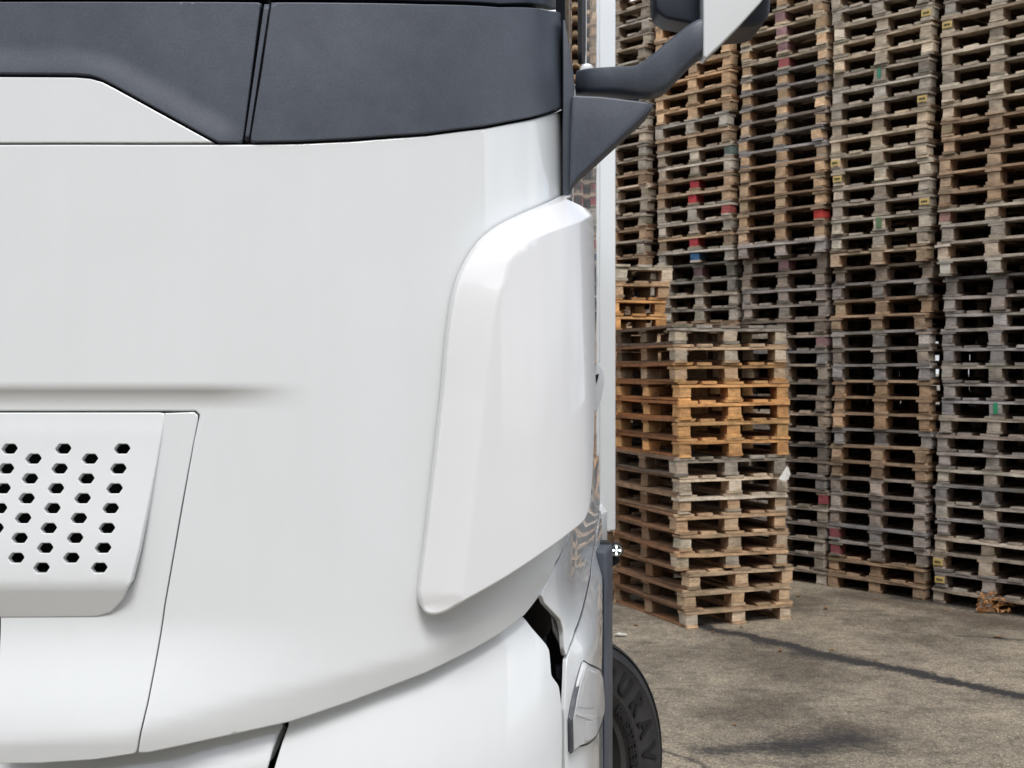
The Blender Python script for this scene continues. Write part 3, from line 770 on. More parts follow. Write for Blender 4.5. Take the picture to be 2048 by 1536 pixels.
ol = [p for p in ol if p[0] > 1e-4]+[(grs.inv(-9, 1236)[0]*0+.001, ol[-1][1])]
olw = both(fillet(ol, .004)[:-3])
olw = [p for p in both([p for p in ol])]
panel('grille_cover', M_WHITE, fillet(olw, .003, 2), grs, r=.0035, thick=.016, step=.016, holes=hs_, hr=.0018, mirror=False)

# --- white upper inset panel
up = Surf(.002)
ol = [p for p in up.poly([(-10, 153.5), (150, 154.5), (180, 157), (205, 164), (232, 178), (330, 232), (428, 285.4), (300, 285.8), (-10, 285.8)]) if p[0] > 1e-4]
panel('upper_inset_panel', M_WHITE, both(ol), up, r=.003, thick=.02, step=.022, mirror=False)
# --- dark panels
edgeline = [up.inv(x, y) for x, y in ((2, 150), (150, 151), (200, 160), (228, 173), (330, 228), (430, 285))]
def h_dk(s, z):
    a = np.abs(s); sh = a.shape; d = open_dist(np.stack([a.ravel(), np.asarray(z, float).ravel()], 1), edgeline).reshape(sh)
    return -.001+.006*(1-ssm(d/.062))
dk = Surf(h_dk)
dkp = Surf(.006)
ol = [p for p in dkp.poly([(-10, 1), (300, 1), (515, 2), (521.5, 4), (520, 12), (502, 150), (485.5, 276), (481, 284), (438, 284), (426, 279), (330, 226), (231, 172), (204, 158), (180, 150), (150, 147.5), (-10, 146)]) if p[0] > 1e-4]
panel('dark_upper_panel', M_DARK, both(ol), dk, r=.003, thick=.02, step=.011, mirror=False)
st = Surf(.003)
panel('divider_strip', M_DARK, st.poly([(528.5, 8), (539, 8), (497.5, 279), (489.5, 279)]), st, r=.0015, thick=.012, step=.02)
ol = dkp.poly([(543, 4), (700, 5), (850, 8), (1000, 14), (1100, 21), (1124, 26), (1128, 31), (1128, 120), (1128, 211), (1108, 221), (1060, 235), (970, 251.5), (850, 266.5), (700, 277), (600, 282), (503, 284), (501, 280), (502, 270), (523.5, 140)])
panel('dark_corner_panel', M_DARK, ol, dkp, r=.003, thick=.02, step=.02)
cw = Surf(-.012)
ol = cw.poly([(540, -60), (800, -60), (1000, -60), (1122, -60), (1123, 19), (1100, 15), (1000, 8), (850, 2), (700, -1), (540, -3)])
panel('cowl_end', M_DARK2, ol, cw, r=.003, thick=.03)
ol = [p for p in cw.poly([(-10, -60), (535, -60), (532, -3), (-10, -4)]) if p[0] > 1e-4]
panel('cowl', M_DARK2, both(ol), cw, r=.003, thick=.03, mirror=False)
# black backing behind every joint
bk = Surf(lambda s, z: h_main(s, z)-.045)
bz = [(0, 2.86), (1.255, 2.86), (1.36, 2.80), (1.36, 1.62), (1.26, 1.50), (1.12, 1.42), (.6, 1.28), (0, 1.20)]
panel('inner_frame', M_CAVE, both([p for p in bz if p[0] > 0]), bk, r=.003, thick=.02, step=.05, mirror=False)

# --- corner air deflector
dfl = Surf(.072)
left_px = [(842, 1212), (838, 1190), (841, 1160), (850, 1090), (860, 1005), (870, 920), (879, 840), (886, 780), (893, 700), (901, 635), (910, 585), (922, 548), (940, 513), (966, 478), (1000, 451), (1040, 431), (1080, 415), (1118, 401), (1140, 391), (1152, 389)]
left_s = [dfl.inv(x, y, .030) for x, y in left_px]
right_s = [dfl.inv(x, y, .072) for x, y in ((1168, 394), (1186, 416), (1188, 440), (1190, 560), (1191, 700), (1190, 850), (1186, 960), (1181, 1015), (1171, 1042), (1145, 1064), (1090, 1105), (1010, 1158), (950, 1192), (932, 1202))]
tip = [dfl.inv(x, y, hh_) for x, y, hh_ in ((912, 1213, .066), (892, 1224, .054), (870, 1230, .044), (851, 1226, .034))]
inner_line = left_s
left_s = [tuple(p) for p in catmull(left_s, 5)]; inner_line = left_s
def h_df(s, z):
    a = np.abs(s); pts = np.stack([a.ravel(), np.asarray(z, float).ravel()], 1)
    d = open_dist(pts, inner_line).reshape(a.shape)
    zz = np.asarray(z, float)
    topw = ssm((zz-2.13)/.12)        # narrower chamfer on the upper edge
    wch = .074-.026*topw
    x = d/wch; k = .055
    lin = np.where(x < 1-k, x, np.where(x < 1+k, x-(x-(1-k))**2/(4*k), 1))
    return .030+.042*lin
dfs = Surf(h_df)
olD = fillet(left_s+right_s+tip, .010, 3)
def off_rows(fr):
    out = []; A = np.array(left_s); A = np.array([A[0]+(A[0]-A[1])*3]+list(A)+[A[-1]+(A[-1]-A[-2])*4])
    B = []
    for a, b_ in zip(A[:-1], A[1:]):
        for t in np.linspace(0, 1, max(2, int(np.hypot(*(b_-a))/.008)), endpoint=False): B.append(a+(b_-a)*t)
    B = np.array(B); tg = np.gradient(B, axis=0); tg = np.stack([smooth_arr(tg[:, 0], 9), smooth_arr(tg[:, 1], 9)], 1); tg /= np.hypot(*tg.T)[:, None]; nn = np.stack([tg[:, 1], -tg[:, 0]], 1)
    w_ = .074-.026*ssm((B[:, 1]-2.13)/.12)
    return B+nn*(w_*fr)[:, None]
EX = np.vstack([off_rows(f) for f in (.55, .93, .945, .97, 1.0, 1.03, 1.055, 1.07, 1.4)])
panel('corner_deflector', M_WHITE2, olD, dfs, r=.006, thick=.017, step=.014, extra=[EX], back=plain)

# --- bumper
bt = [plain.inv(x, y) for x, y in ((0, 1520), (276, 1500), (450, 1466), (700, 1397), (850, 1340), (950, 1290), (1050, 1222), (1083, 1185))]
BTS = [p[0] for p in bt]; BTZ = [p[1] for p in bt]
ridge = [plain.inv(x, y) for x, y in ((1122, 1368), (1085, 1420), (1040, 1465), (960, 1510), (860, 1560))]
def h_bc(s, z):
    a = np.abs(s); zt = np.interp(a, BTS, BTZ); t = zt-z
    h = -.050+.060*np.sin(np.clip(t/.32, 0, 1)*math.pi/2)
    rz_ = np.interp(a, [p[0] for p in ridge][::-1], [p[1] for p in ridge][::-1], left=-9)
    return h
bcs = Surf(h_bc)
def down(surf, px, zs):      # continue an outline vertically below the frame
    s, _ = surf.inv(px, 1536); return [(s, z) for z in zs]
olb = bcs.poly([(566, 1430), (700, 1385), (850, 1325), (950, 1275), (1030, 1222), (1049, 1234), (1064, 1254), (1094, 1288), (1100, 1300), (1104, 1350), (1119, 1371), (1123, 1400), (1125, 1536)])
s1 = olb[-1][0]; s0 = bcs.inv(536, 1575)[0]
olb += [(s1, .9), (s1-.03, .45), (s0+.0, .45), (s0, .9)]+bcs.poly([(533, 1600), (548, 1536), (562, 1490), (572, 1462), (578, 1445)])
panel('bumper_corner', M_WHITE, fillet(olb, .006, 2), bcs, r=.005, thick=.04, step=.02)
def h_b2(s, z):
    zt = np.interp(np.abs(s), BTS, BTZ); return -.060+.03*ssm((zt-z)/.10)
b2 = Surf(h_b2)
olb = b2.poly([(560, 1425), (566, 1452), (556, 1470), (545, 1500), (536, 1536), (528, 1570)]); se = olb[-1][0]
zt0 = BTZ[0]+.05
panel('bumper_centre', M_WHITE, both([(.3, BTZ[0]+.05)]+olb+[(se-.01, 1.0), (se-.01, .45)]), b2, r=.005, thick=.04, step=.03, mirror=False)

# --- side surfaces, blended over three heights
LV = [(1.68, [(.100, 2.77), (.135, 2.88), (.150, 3.02), (.19, 3.35), (.235, 3.75), (.29, 4.2), (.305, 4.32)]),
      (1.50, [(.055, 2.64), (.092, 2.70), (.122, 2.79), (.150, 2.95), (.188, 3.2), (.232, 3.5), (.278, 3.8)]),
      (1.30, [(.075, 2.64), (.098, 2.68), (.125, 2.715), (.165, 2.785), (.200, 2.93), (.222, 3.09), (.238, 3.24)])]
LC = [(z, catmull(p, 20)) for z, p in LV]
def side_pos(s, z, h):
    s = np.asarray(s, float); z = np.asarray(z, float); idx = np.clip(s, 0, 6)*20
    def ev(c): i = np.arange(len(c)); return np.stack([np.interp(idx, i, c[:, 0]), np.interp(idx, i, c[:, 1])], -1)
    c0, c1, c2 = (ev(c) for _, c in LC)
    w01 = ssm((z-1.50)/.18)[..., None]; w12 = ssm((z-1.30)/.20)[..., None]
    p = c2*(1-w12)+c1*w12; p = p*(1-w01)+c0*w01
    # outward normal from small step
    def raw(ss):
        ii = np.clip(ss, 0, 6)*20
        def e2_(c): i = np.arange(len(c)); return np.stack([np.interp(ii, i, c[:, 0]), np.interp(ii, i, c[:, 1])], -1)
        a0, a1, a2 = (e2_(c) for _, c in LC); q = a2*(1-w12)+a1*w12; return q*(1-w01)+a0*w01
    t = raw(s+.08)-raw(s-.08); l = np.linalg.norm(t, axis=-1)[..., None]; t = t/np.maximum(l, 1e-9); n = np.stack([t[..., 1], -t[..., 0]], -1)
    p = p+n*np.asarray(h)[..., None]
    return np.stack([p[..., 0]*1., p[..., 1], z], -1)
class SideSurf(Surf):
    def __init__(self, h): Surf.__init__(self, h, .0, 5.98, side_pos)
    def inv(self, px, py, h=None):
        tgt = (px-CX)/FP; g = np.linspace(0.01, 5.98, 120); hf = self.h if h is None else (lambda s, z: h+0*s)
        def at(s):
            D = 2.9
            for _ in range(6):
                z = CAMZ-(py-HY)*D/FP; p = side_pos(np.array([s]), np.array([z]), hf(np.array([s]), np.array([z])))[0]; D = p[1]
            return p[0]/p[1], CAMZ-(py-HY)*D/FP
        vals = [at(x)[0] for x in g]
        for i in range(119):
            if (vals[i]-tgt)*(vals[i+1]-tgt) <= 0: lo, hi = g[i], g[i+1]; break
        else:
            j = int(np.argmin([abs(v-tgt) for v in vals])); return (g[j], at(g[j])[1])
        up_ = vals[i+1] > vals[i]
        for _ in range(16):
            m_ = (lo+hi)/2
            if (at(m_)[0] < tgt) == up_: lo = m_
            else: hi = m_
        return (m_, at(m_)[1])
def to_u(pts): return pts
# The side parameter is an index, not metres: scale it so both axes have similar size for meshing
class Scaled:
    K = .25
    def __init__(self, ss): self.ss = ss
    def __call__(self, s, z): return self.ss(np.asarray(s)/self.K, z)
    def poly(self, pts, h=None): return [(a*self.K, b_) for a, b_ in (self.ss.inv(x, y, h) for x, y in pts)]
sd0 = Scaled(SideSurf(0.0))
# door skin: everything behind the deflector down to the seam
door = sd0.poly([(1151, 190), (1165, 165), (1199, 165), (1199, 500), (1197, 640), (1196, 800), (1198, 900), (1200, 1010)])
door += sd0.poly([(1190, 1080), (1180, 1150), (1168, 1205), (1150, 1260), (1133, 1312), (1129, 1302), (1127, 1262), (1122, 1241), (1099, 1217), (1089, 1206), (1084, 1190), (1112, 1130), (1141, 1063)])
door += [(.42, 1.75), (.44, 2.2), (.45, 2.5)]
panel('door', M_WHITE, fillet(door, .012, 4), sd0, r=.003, thick=.008, step=.03)
low = sd0.poly([(1134, 1320), (1152, 1266), (1170, 1211), (1183, 1152), (1193, 1080), (1202, 1020), (1206, 1090), (1205, 1200), (1204, 1330), (1206, 1536)])
ur = low[-1][0]; ll = sd0.poly([(1131, 1536)])[0]
low += [(ur, .8), (ur, .5), (ll[0], .5), (ll[0], .8), ll]+sd0.poly([(1130, 1420)])
panel('lower_fender', M_WHITE, fillet(low, .004, 2), sd0, r=.003, thick=.008, step=.03)
# lamp in the fender: housing, lens, reflector
lampo = [(1171, 1320), (1201, 1336), (1207, 1352), (1211, 1400), (1210.5, 1425), (1205, 1445), (1194, 1474), (1160, 1495), (1143, 1509), (1141.5, 1440), (1150, 1395), (1160, 1355)]
l0 = Scaled(SideSurf(.006)); l1 = Scaled(SideSurf(.016))
panel('corner_lamp', M_DARK2, fillet(l0.poly(lampo), .006, 3), l0, r=.004, thick=.02, step=.02)
lamp_o = [o for o in bpy.data.objects if o.name.startswith('corner_lamp')][0]
def child_panel(name, mat_, ol_, surf, par, **kw):
    o_ = panel(name, mat_, ol_, surf, parent=None, mirror=False, **kw)
    o_.parent = par; pass
    return o_
lp = Scaled(SideSurf(.009)); child_panel('lamp_bowl', M_WHITE2, fillet(lp.poly([((x-1177)*.90+1177, (y-1415)*.95+1415) for x, y in lampo]), .006, 3), lp, lamp_o, r=.002, thick=.004, step=.02)
sc_l = [((x-1177)*.97+1177, (y-1415)*.97+1415) for x, y in lampo]
child_panel('lens', M_LENS, fillet(l1.poly(sc_l), .006, 3), l1, lamp_o, r=.005, thick=.006, step=.02)
l2 = Scaled(SideSurf(.012))
child_panel('reflector_bar', M_WHITE2, fillet(l2.poly([(1152, 1424), (1204, 1424), (1205, 1431), (1151, 1431)]), .001, 1), l2, lamp_o, r=.001, thick=.006, step=.02)
child_panel('inner_reflector', M_WHITE2, fillet(l2.poly([(1170, 1443), (1187, 1437), (1200, 1445), (1192, 1470), (1168, 1484)]), .003, 2), l2, lamp_o, r=.002, thick=.006, step=.02)
child_panel('inner_reflector', M_WHITE2, fillet(l2.poly([(1174, 1338), (1190, 1346), (1186, 1415), (1156, 1415)]), .003, 2), l2, lamp_o, r=.002, thick=.006, step=.02)

# --- generic helpers for free standing truck pieces
def slab(name, pts_px, D, depth, bev, mat_, parent=truck, seg=3, skew=None, mirror=True):
    """outline at distance D, solid, running `depth` metres away from the viewer"""
    bm = bmesh.new(); fr = []
    for i, (x, y) in enumerate(pts_px):
        Dd = D[i] if hasattr(D, '__len__') else D
        fr.append(bm.verts.new(((x-CX)/FP*Dd, Dd, CAMZ-(y-HY)*Dd/FP)))
    bkv = [bm.verts.new((v.co.x+(skew[0] if skew else 0), v.co.y+depth, v.co.z+(skew[1] if skew else 0))) for v in fr]
    n = len(fr); bm.faces.new(fr); bm.faces.new(list(reversed(bkv)))
    for i in range(n): bm.faces.new((fr[i], bkv[i], bkv[(i+1) % n], fr[(i+1) % n]))
    bmesh.ops.recalc_face_normals(bm, faces=bm.faces)
    if bev: bmesh.ops.bevel(bm, geom=list(bm.edges), offset=bev, segments=seg, profile=.5, affect='EDGES', clamp_overlap=True)
    me = bpy.data.meshes.new(name); bm.to_mesh(me); 
    me.polygons.foreach_set('use_smooth', [True]*len(me.polygons)); me.set_sharp_from_angle(angle=R(38))
    o = part(name, me, mat_, parent)
    if mirror:
        for v in bm.verts: v.co.x = 2*XC-v.co.x
        bmesh.ops.reverse_faces(bm, faces=bm.faces)
        m2_ = bpy.data.meshes.new(name); bm.to_mesh(m2_); m2_.polygons.foreach_set('use_smooth', [True]*len(m2_.polygons)); m2_.set_sharp_from_angle(angle=R(38))
        o2 = part(name, m2_, mat_, parent if parent is truck else truck)
    bm.free(); return o
def prism(name, plan_pts, z0, z1, mat_, bev=.01, parent=truck, mirror=True, zf=None):
    bm = bmesh.new(); a = [bm.verts.new((x, y, z0 if not zf else zf(i, z0))) for i, (x, y) in enumerate(plan_pts)]; b_ = [bm.verts.new((x, y, z1)) for x, y in plan_pts]
    n = len(a); bm.faces.new(a); bm.faces.new(list(reversed(b_)))
    for i in range(n): bm.faces.new((a[i], b_[i], b_[(i+1) % n], a[(i+1) % n]))
    bmesh.ops.recalc_face_normals(bm, faces=bm.faces)
    if bev: bmesh.ops.bevel(bm, geom=list(bm.edges), offset=bev, segments=3, profile=.5, affect='EDGES', clamp_overlap=True)
    me = bpy.data.meshes.new(name); bm.to_mesh(me); me.polygons.foreach_set('use_smooth', [True]*len(me.polygons)); me.set_sharp_from_angle(angle=R(38))
    o = part(name, me, mat_, parent)
    if mirror:
        for v in bm.verts: v.co.x = 2*XC-v.co.x
        bmesh.ops.reverse_faces(bm, faces=bm.faces)
        m2_ = bpy.data.meshes.new(name); bm.to_mesh(m2_); m2_.polygons.foreach_set('use_smooth', [True]*len(m2_.polygons)); m2_.set_sharp_from_angle(angle=R(38)); part(name, m2_, mat_, truck)
    bm.free(); return o
# side fairing at the rear of the cab
prism('side_fairing', [(.26, 4.55), (.318, 4.60), (.331, 4.695), (.3965, 4.755), (.3965, 5.25), (.26, 5.25)], 1.345, 3.7, M_WHITE, .008, zf=lambda i, z: z)
prism('fairing_flange', [(.30, 4.35), (.345, 4.50), (.345, 4.9), (.30, 4.9)], 1.335, 1.45, M_WHITE, .005, zf=lambda i, z: z)
# dark wheel arch edge
prism('wheel_arch_trim', [(.255, 3.42), (.270, 3.46), (.290, 3.58), (.290, 3.66), (.26, 3.67), (.20, 3.5)], .42, 1.455, M_DARK, .008)
prism('wheel_arch_liner', [(.20, 3.62), (.285, 3.60), (.285, 3.66), (.10, 3.68)], .9, 1.46, M_BLACK, .004)
# cab body core, roof, rear: closes the cab behind the skins
prism('cab_core', [(XC+.001, 2.62), (-.2, 2.66), (.0, 2.85), (.09, 3.1), (.24, 4.25), (.27, 4.3), (.27, 5.1), (XC+.001, 5.1)], 1.30, 2.74, M_CAVE, 0)
prism('chassis', [(XC+.001, 2.75), (-.35, 2.75), (-.35, 5.9), (XC+.001, 5.9)], .45, 1.28, M_CAVE, 0)
# windscreen, pillars, roof (above the picture)
def loftgrid(name, rows, mat_, mirror=False):
    bm = bmesh.new(); G = [[bm.verts.new(p) for p in r_] for r_ in rows]
    for i in range(len(G)-1):
        for j in range(len(G[0])-1): bm.faces.new((G[i][j], G[i][j+1], G[i+1][j+1], G[i+1][j]))
    bmesh.ops.recalc_face_normals(bm, faces=bm.faces)
    r_ = bmesh.ops.solidify(bm, geom=list(bm.faces), thickness=.012)
    me = bpy.data.meshes.new(name); bm.to_mesh(me); me.polygons.foreach_set('use_smooth', [True]*len(me.polygons)); me.set_sharp_from_angle(angle=R(45)); o = part(name, me, mat_)
    if mirror:
        for v in bm.verts: v.co.x = 2*XC-v.co.x
        bmesh.ops.reverse_faces(bm, faces=bm.faces)
        m2_ = bpy.data.meshes.new(name); bm.to_mesh(m2_); part(name, m2_, mat_)
    bm.free(); return o
def wrow(z, back, a, b_, n=14):
    return [tuple(front_pos(np.array([s]), np.array([z]), np.array([-back]))[0]) for s in np.linspace(a, b_, n)]
loftgrid('windscreen', [wrow(z, .03+.16*(z-2.82), -1.17, 1.17, 30) for z in (2.82, 3.1, 3.4, 3.72)], M_GLASS)
loftgrid('windscreen_pillar', [wrow(z, .02+.16*(z-2.82), 1.172, 1.27, 6) for z in (2.82, 3.1, 3.4, 3.72)], M_WHITE, True)
bm = bmesh.new(); bmesh.ops.create_cube(bm, size=1)
for v in bm.verts: v.co = Vector((XC+v.co.x*2.6, 3.95+v.co.y*2.4, 3.85+v.co.z*.24))
bmesh.ops.bevel(bm, geom=list(bm.edges), offset=.1, segments=5, profile=.5, affect='EDGES'); me = bpy.data.meshes.new('roof'); bm.to_mesh(me); bm.free(); me.polygons.foreach_set('use_smooth', [True]*len(me.polygons)); part('roof', me, M_WHITE)
# door window and its frame (side surface)
g0 = Scaled(SideSurf(-.006)); g1 = Scaled(SideSurf(.0))
def strip(name, pa, pb, mat_, surf, ya=150, z1=3.5, **kw):
    a = surf.poly([(pa, ya)])[0]; b_ = surf.poly([(pb, ya)])[0]
    return panel(name, mat_, [(a[0], a[1]), (b_[0], b_[1]), (b_[0], z1), (a[0], z1)], surf, r=.003, thick=.02, step=.06, **kw)
strip('door_window', 1131, 1163, M_GLASS, g0, 186)
strip('window_seal', 1164, 1172, M_BLACK, g1, 128)
strip('door_frame_post', 1173, 1197, M_WHITE, g1, 164)
# mirror base: the dark trim on the corner, its lower bracket and the folding arm
slab('mirror_base', [(1126, 40), (1130, 40), (1148, 152), (1150, 200), (1152, 345), (1146, 372), (1129, 400), (1126, 400)], 2.80, .10, .003, M_DARK)
slab('mirror_bracket', [(1143, 190), (1153, 190), (1200, 192), (1295, 203), (1307, 208), (1304, 218), (1290, 232), (1200, 314), (1158, 352), (1140, 376)], 2.775, .12, .026, M_DARK, seg=5)
slab('mirror_pivot', [(1156, 150), (1162, 130), (1172, 124), (1186, 128), (1188, 150)], 2.93, .06, .008, M_WHITE)
def arm(name, secs, mat_, dz=.5, n=18, mirror=True):
    """secs: (px, py, half height px, D, half depth m, slant) rounded sections swept along the arm"""
    bm = bmesh.new(); rings = []
    P = catmull([s[:] for s in secs], 8)
    for i, (x, y, hh, D, hd, sl2) in enumerate(P):
        rg = []
        for k_ in range(n):
            t = 2*math.pi*k_/n; ce, se_ = math.cos(t), math.sin(t); pw = .38
            u = math.copysign(abs(ce)**pw, ce); v = math.copysign(abs(se_)**pw, se_)
            rg.append(bm.verts.new(((x-CX+u*0+sl2*v)/FP*D, D+u*hd, CAMZ-(y-v*hh-HY)*D/FP)))
        rings.append(rg)
    for a, b_ in zip(rings[:-1], rings[1:]):
        for k_ in range(n): bm.faces.new((a[k_], a[(k_+1) % n], b_[(k_+1) % n], b_[k_]))
    bm.faces.new(rings[0]); bm.faces.new(list(reversed(rings[-1]))); bmesh.ops.recalc_face_normals(bm, faces=bm.faces)
    me = bpy.data.meshes.new(name); bm.to_mesh(me); me.polygons.foreach_set('use_smooth', [True]*len(me.polygons)); me.set_sharp_from_angle(angle=R(60)); o = part(name, me, mat_)
    if mirror:
        for v in bm.verts: v.co.x = 2*XC-v.co.x
        bmesh.ops.reverse_faces(bm, faces=bm.faces)
        m2_ = bpy.data.meshes.new(name); bm.to_mesh(m2_); m2_.polygons.foreach_set('use_smooth', [True]*len(m2_.polygons)); part(name, m2_, mat_)
    bm.free(); return o
arm('mirror_arm', [(1152, 167, 21, 2.90, .035, 0), (1175, 166, 24, 2.87, .04, 0), (1230, 165, 26, 2.84, .045, 0), (1275, 165, 29, 2.81, .045, -6), (1312, 152, 38, 2.79, .045, -10), (1350, 118, 38, 2.78, .045, -8), (1385, 88, 37, 2.77, .045, -4), (1404, 78, 37, 2.77, .045, 0)], M_DARK)
slab('mirror_cover', [(1407, -420), (1560, -420), (1575, -200), (1560, -60), (1524, 2), (1480, 50), (1440, 90), (1412, 117), (1407, 112)], 2.72, .06, .014, M_WHITE, seg=4)
slab('mirror_housing', [(1411, -415), (1600, -415), (1600, -100), (1543, -10), (1541, 25), (1532, 42), (1515, 51), (1475, 54), (1420, 66)], 2.785, .16, .03, M_DARK2, seg=4)
slab('mirror_rear_housing', [(1300, -300), (1405, -300), (1405, 44), (1390, 48), (1330, 36), (1313, 20), (1309, -4)], 2.80, .10, .02, M_DARK2, seg=4)
# door handle
slab('door_handle', [(1194, 727), (1200, 726), (1207, 740), (1209, 765), (1203, 795), (1197, 815), (1194, 822), (1187, 822), (1186, 800), (1189, 760)], 3.42, .10, .005, M_WHITE)
slab('handle_recess', [(1191, 750), (1198, 747), (1196, 757), (1192, 768)], 3.417, .01, 0, M_BLACK)
# round side marker lamp behind the fairing
def disc(name, px, py, rp, D, depth, mat_, parent=truck, n=28, dome=0):
    bm = bmesh.new(); c = Vector(((px-CX)/FP*D, D, CAMZ-(py-HY)*D/FP)); rr = rp*D/FP
    rings = []
    for rad, off in ((1, depth), (1, 0), (.9, -dome*.4), (.5, -dome*.85)):
        rings.append([bm.verts.new((c.x+rr*rad*math.cos(2*math.pi*i/n), c.y+off, c.z+rr*rad*math.sin(2*math.pi*i/n))) for i in range(n)])
    for a, b_ in zip(rings[:-1], rings[1:]):
        for i in range(n): bm.faces.new((a[i], a[(i+1) % n], b_[(i+1) % n], b_[i]))
    bm.faces.new(rings[-1]); bm.faces.new(list(reversed(rings[0]))); bmesh.ops.recalc_face_normals(bm, faces=bm.faces)
    me = bpy.data.meshes.new(name); bm.to_mesh(me); bm.free(); me.polygons.foreach_set('use_smooth', [True]*len(me.polygons)); me.set_sharp_from_angle(angle=R(50))
    o = part(name, me, mat_, parent)
    return o
ml = disc('marker_lamp', 1233, 1101, 14, 4.9, .05, M_BLACK)
disc('bezel', 1233, 1101, 11.5, 4.892, .02, M_CHROME, ml)
disc('lamp_face', 1233, 1101, 9.5, 4.885, .01, M_BLACK, ml)
bm = bmesh.new(); D = 4.872; c = Vector(((1233-CX)/FP*D, D, CAMZ-(1101-HY)*D/FP))
for a in range(4):
    ca, sa = math.cos(a*math.pi/2), math.sin(a*math.pi/2); pts = [(.001, 0), (.012, .0045), (.017, .004), (.0185, 0), (.017, -.004), (.012, -.0045)]
    f = [bm.verts.new((c.x+x*ca-y*sa, c.y, c.z+x*sa+y*ca)) for x, y in pts]; bb = [bm.verts.new((v.co.x, v.co.y+.006, v.co.z)) for v in f]
    bm.faces.new(f); bm.faces.new(list(reversed(bb)))
    for i in range(6): bm.faces.new((f[i], f[(i+1) % 6], bb[(i+1) % 6], bb[i]))
bmesh.ops.recalc_face_normals(bm, faces=bm.faces)
me = bpy.data.meshes.new('light_cross'); bm.to_mesh(me); bm.free(); o = part('light_cross', me, M_LED, ml)
slab('lamp_bracket', [(1222, 1112), (1240, 1116), (1240, 1125), (1222, 1135)], 4.93, .06, .003, M_BLACK)
# things in the dark gap beside the bumper: hinge arm and plastic clip
slab('hinge_arm', [(1100, 1232), (1112, 1236), (1118, 1262), (1126, 1290), (1126, 1316), (1118, 1290), (1104, 1262)], 2.80, .02, .003, M_STEEL)
slab('clip', [(1110, 1335), (1124, 1332), (1127, 1362), (1112, 1358)], 2.80, .03, .004, M_DARK2)

# --- steered front wheel
WR = .52; wc = Vector((.205, 4.30, WR)); st_a = R(46); nrmw = Vector((math.cos(st_a), -math.sin(st_a), 0)); rt = Vector((math.sin(st_a), math.cos(st_a), 0)); upv = Vector((0, 0, 1))
def wheel(cx, mir=False):
    MW = Matrix.Identity(4)
    def tow(rad, ang, off):       # ang clockwise from up as seen from outside
        return wc+rt*(rad*math.sin(ang))+upv*(rad*math.cos(ang))+nrmw*off
    def lathe(name, prof, mat_, parent, n=96, groove=None):
        bm = bmesh.new(); G = [[bm.verts.new(tow(r_, 2*math.pi*i/n, o_)) for i in range(n)] for r_, o_ in prof]
        for a, b_ in zip(G[:-1], G[1:]):
            for i in range(n): bm.faces.new((a[i], a[(i+1) % n], b_[(i+1) % n], b_[i]))
        bmesh.ops.recalc_face_normals(bm, faces=bm.faces)
        me = bpy.data.meshes.new(name); bm.to_mesh(me); bm.free(); me.polygons.foreach_set('use_smooth', [True]*len(me.polygons)); me.set_sharp_from_angle(angle=R(40))
        o = part(name, me, mat_, parent)
        return o
    w = lathe('wheel', [(.09, -.05), (.13, -.02), (.14, -.10), (.22, -.13), (.27, -.10), (.285, -.02), (.30, -.01)], simple('dusty_dark_rim', (.10, .10, .10), .5, .6), truck)
    prof = [(.292, -.03), (.305, -.012), (.322, .000), (.345, .006), (.350, .010), (.356, .010), (.36, .006), (.40, .012), (.455, .010), (.462, .014), (.468, .012), (.474, .004), (.490, -.004), (.497, -.010), (.500, -.004), (.508, -.010), (.516, -.028), (.52, -.06)]
    for g in (-.085, -.125, -.165, -.205): prof += [(.52, g+.008), (.507, g+.004), (.507, g-.004), (.52, g-.008)]
    prof += [(.52, -.24), (.510, -.27), (.49, -.285), (.40, -.30), (.30, -.28)]
    ty = lathe('tyre', prof, M_TYRE, w)
    def letters(text, rad, size, a0, da, raise_):
        for i, ch in enumerate(text):
            if ch == ' ': continue
            me = GLY[(size, ch)].copy(); ang = a0+da*i
            for v in me.vertices:
                x, y, z = v.co; rr_ = rad+y-size*.35; aa = ang+x/rad*1.0
                v.co = tow(rr_, aa, raise_+z)
            me.name = 'letter'; part('letter', me, M_TEXT, w)
    letters('DURAVIS', .408, .100, R(27), R(14.6), .0125)
    letters('R-STEER 002', .325, .050, R(48), R(7.0), .008)
    # wheel nuts and hub
    bm = bmesh.new()
    for i in range(10):
        a = 2*math.pi*i/10; c_ = tow(.168, a, -.09)
        r_ = bmesh.ops.create_cone(bm, cap_ends=True, segments=6, radius1=.016, radius2=.013, depth=.05)
        rot = nrmw.to_track_quat('Z', 'Y').to_matrix().to_4x4(); bmesh.ops.transform(bm, matrix=Matrix.Translation(c_) @ rot, verts=r_['verts'])
    me = bpy.data.meshes.new('wheel_nuts'); bm.to_mesh(me); bm.free(); o = part('wheel_nuts', me, M_STEEL, w)
wheel(0)

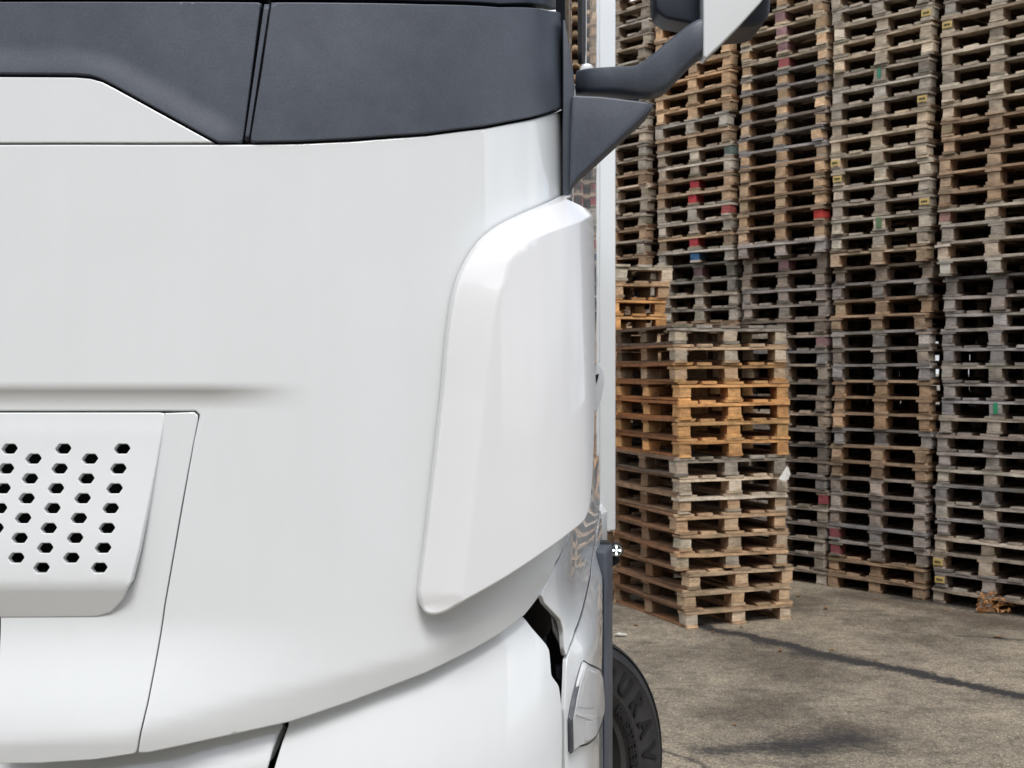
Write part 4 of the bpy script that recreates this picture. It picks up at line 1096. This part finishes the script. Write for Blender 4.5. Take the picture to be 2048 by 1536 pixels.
# ------------------------------------------------------------------ small things
def leaf(name, loc, size, mat_, label, group):
    bm = bmesh.new(); n = 8; ring = []
    for i in range(n):
        a = 2*math.pi*i/n; r_ = size*(1+.25*math.sin(3*a+random.random()*3)); ring.append(bm.verts.new((r_*math.cos(a), .6*r_*math.sin(a), .006+random.uniform(0, .35)*size)))
    c = bm.verts.new((0, 0, .004))
    for i in range(n): bm.faces.new((ring[i], ring[(i+1) % n], c))
    bmesh.ops.solidify(bm, geom=list(bm.faces), thickness=.0015)
    o = bm_obj(name, bm, mat_); o.location = loc; o.rotation_euler[2] = random.uniform(0, 6); return tag(o, label, name.replace('_', ' '), group)
M_LEAF = flat_mat('dry_leaf', (.32, .15, .05)); M_LEAF2 = flat_mat('pale_dry_leaf', (.42, .27, .14))
for i, (px, py, sz, mm, lab) in enumerate([
    (1272, 1252, .028, M_LEAF, 'orange brown leaf beside the foot of the front stack'),
    (1598, 1193, .030, M_LEAF2, 'pale leaf in the shade right of the front stack'),
    (1652, 1219, .026, M_LEAF, 'reddish leaf on open asphalt right of the front stack'),
    (1891, 1222, .026, M_LEAF2, 'pale leaf in dark dirt left of the dry weed'),
    (1753, 1200, .022, M_LEAF2, 'small pale leaf at the base of the second stack from right'),
    (1997, 1276, .045, M_LEAF, 'orange leaf clump on the short dark crack at right'),
    (1663, 1302, .022, M_LEAF2, 'pale leaf lying on the long tar seam, left one'),
    (1752, 1322, .020, M_LEAF2, 'pale leaf lying on the long tar seam, right one'),
    (1483, 1256, .022, M_LEAF2, 'pale leaf just in front of the front stack middle block'),
    (1425, 1266, .020, M_LEAF, 'small brown leaf where the tar seam leaves the front stack'),
    (1560, 1303, .022, M_LEAF, 'small brown leaf on asphalt below the long tar seam'),
    (1470, 1452, .018, M_LEAF2, 'small pale leaf on the asphalt right of the tyre')]):
    x, y = gpx(px, py); leaf('fallen_leaf', (x, y, .002), sz, mm, lab, 'fallen leaves on the asphalt')
x, y = gpx(1240, 1273); o = leaf('paper_scrap', (x, y, .003), .05, M_PAPER, 'flat white paper scrap on the asphalt above the tyre', 'litter')
# white scrap on the corner of the front stack
bm = bmesh.new(); D = 9.66; c = [(1558, 958), (1572, 932), (1577, 935), (1580, 950), (1577, 958), (1568, 962)]
f = [bm.verts.new(((a-CX)/FP*D, D-.02*(i % 2), CAMZ-(b_-HY)*D/FP)) for i, (a, b_) in enumerate(c)]; bm.faces.new(f); bmesh.ops.triangulate(bm, faces=bm.faces); bmesh.ops.solidify(bm, geom=list(bm.faces), thickness=.012)
tag(bm_obj('foam_scrap', bm, M_PAPER), 'white scrap caught on the right corner of the front stack', 'scrap')
# dry weed at the base of the right stack
x, y = gpx(1955, 1226); wd = thing('dry_weed', 'rusty orange dried weed at the foot of the rightmost tall stack', 'weed', (x, y, 0))
bm = bmesh.new(); bl = bmesh.new()
for ex, ez in ((.28, .13), (.33, .17), (.18, .22), (.12, .30), (.02, .26), (.24, .06), (.09, .16)):
    pr = Vector((0, 0, .01)); 
    for i in range(1, 9):
        t = i/8; q = Vector((ex*t, -.06*t*random.uniform(.5, 1.5), ez*.55*math.sin(t*1.9)/.95)); dv = (q-pr); sd_ = Vector((0, .003, .002))
        bm.faces.new([bm.verts.new(p) for p in (pr-sd_, q-sd_, q+sd_, pr+sd_)])
        for _ in range(4):
            c = q+Vector([random.uniform(-.015, .015) for _ in range(3)]); a = Vector([random.uniform(-1, 1) for _ in range(3)]).normalized()*.018; b_ = Vector([random.uniform(-1, 1) for _ in range(3)]).normalized()*.008
            bl.faces.new([bl.verts.new(p) for p in (c-a, c+b_, c+a, c-b_)])
        pr = q
bm_obj('stem', bm, M_LEAF, wd); o = bm_obj('leaves', bl, flat_mat('rusty_leaves', (.42, .20, .07)), wd); o['kind'] = 'stuff'
print('pallets', NPAL, 'objects', len(bpy.data.objects))
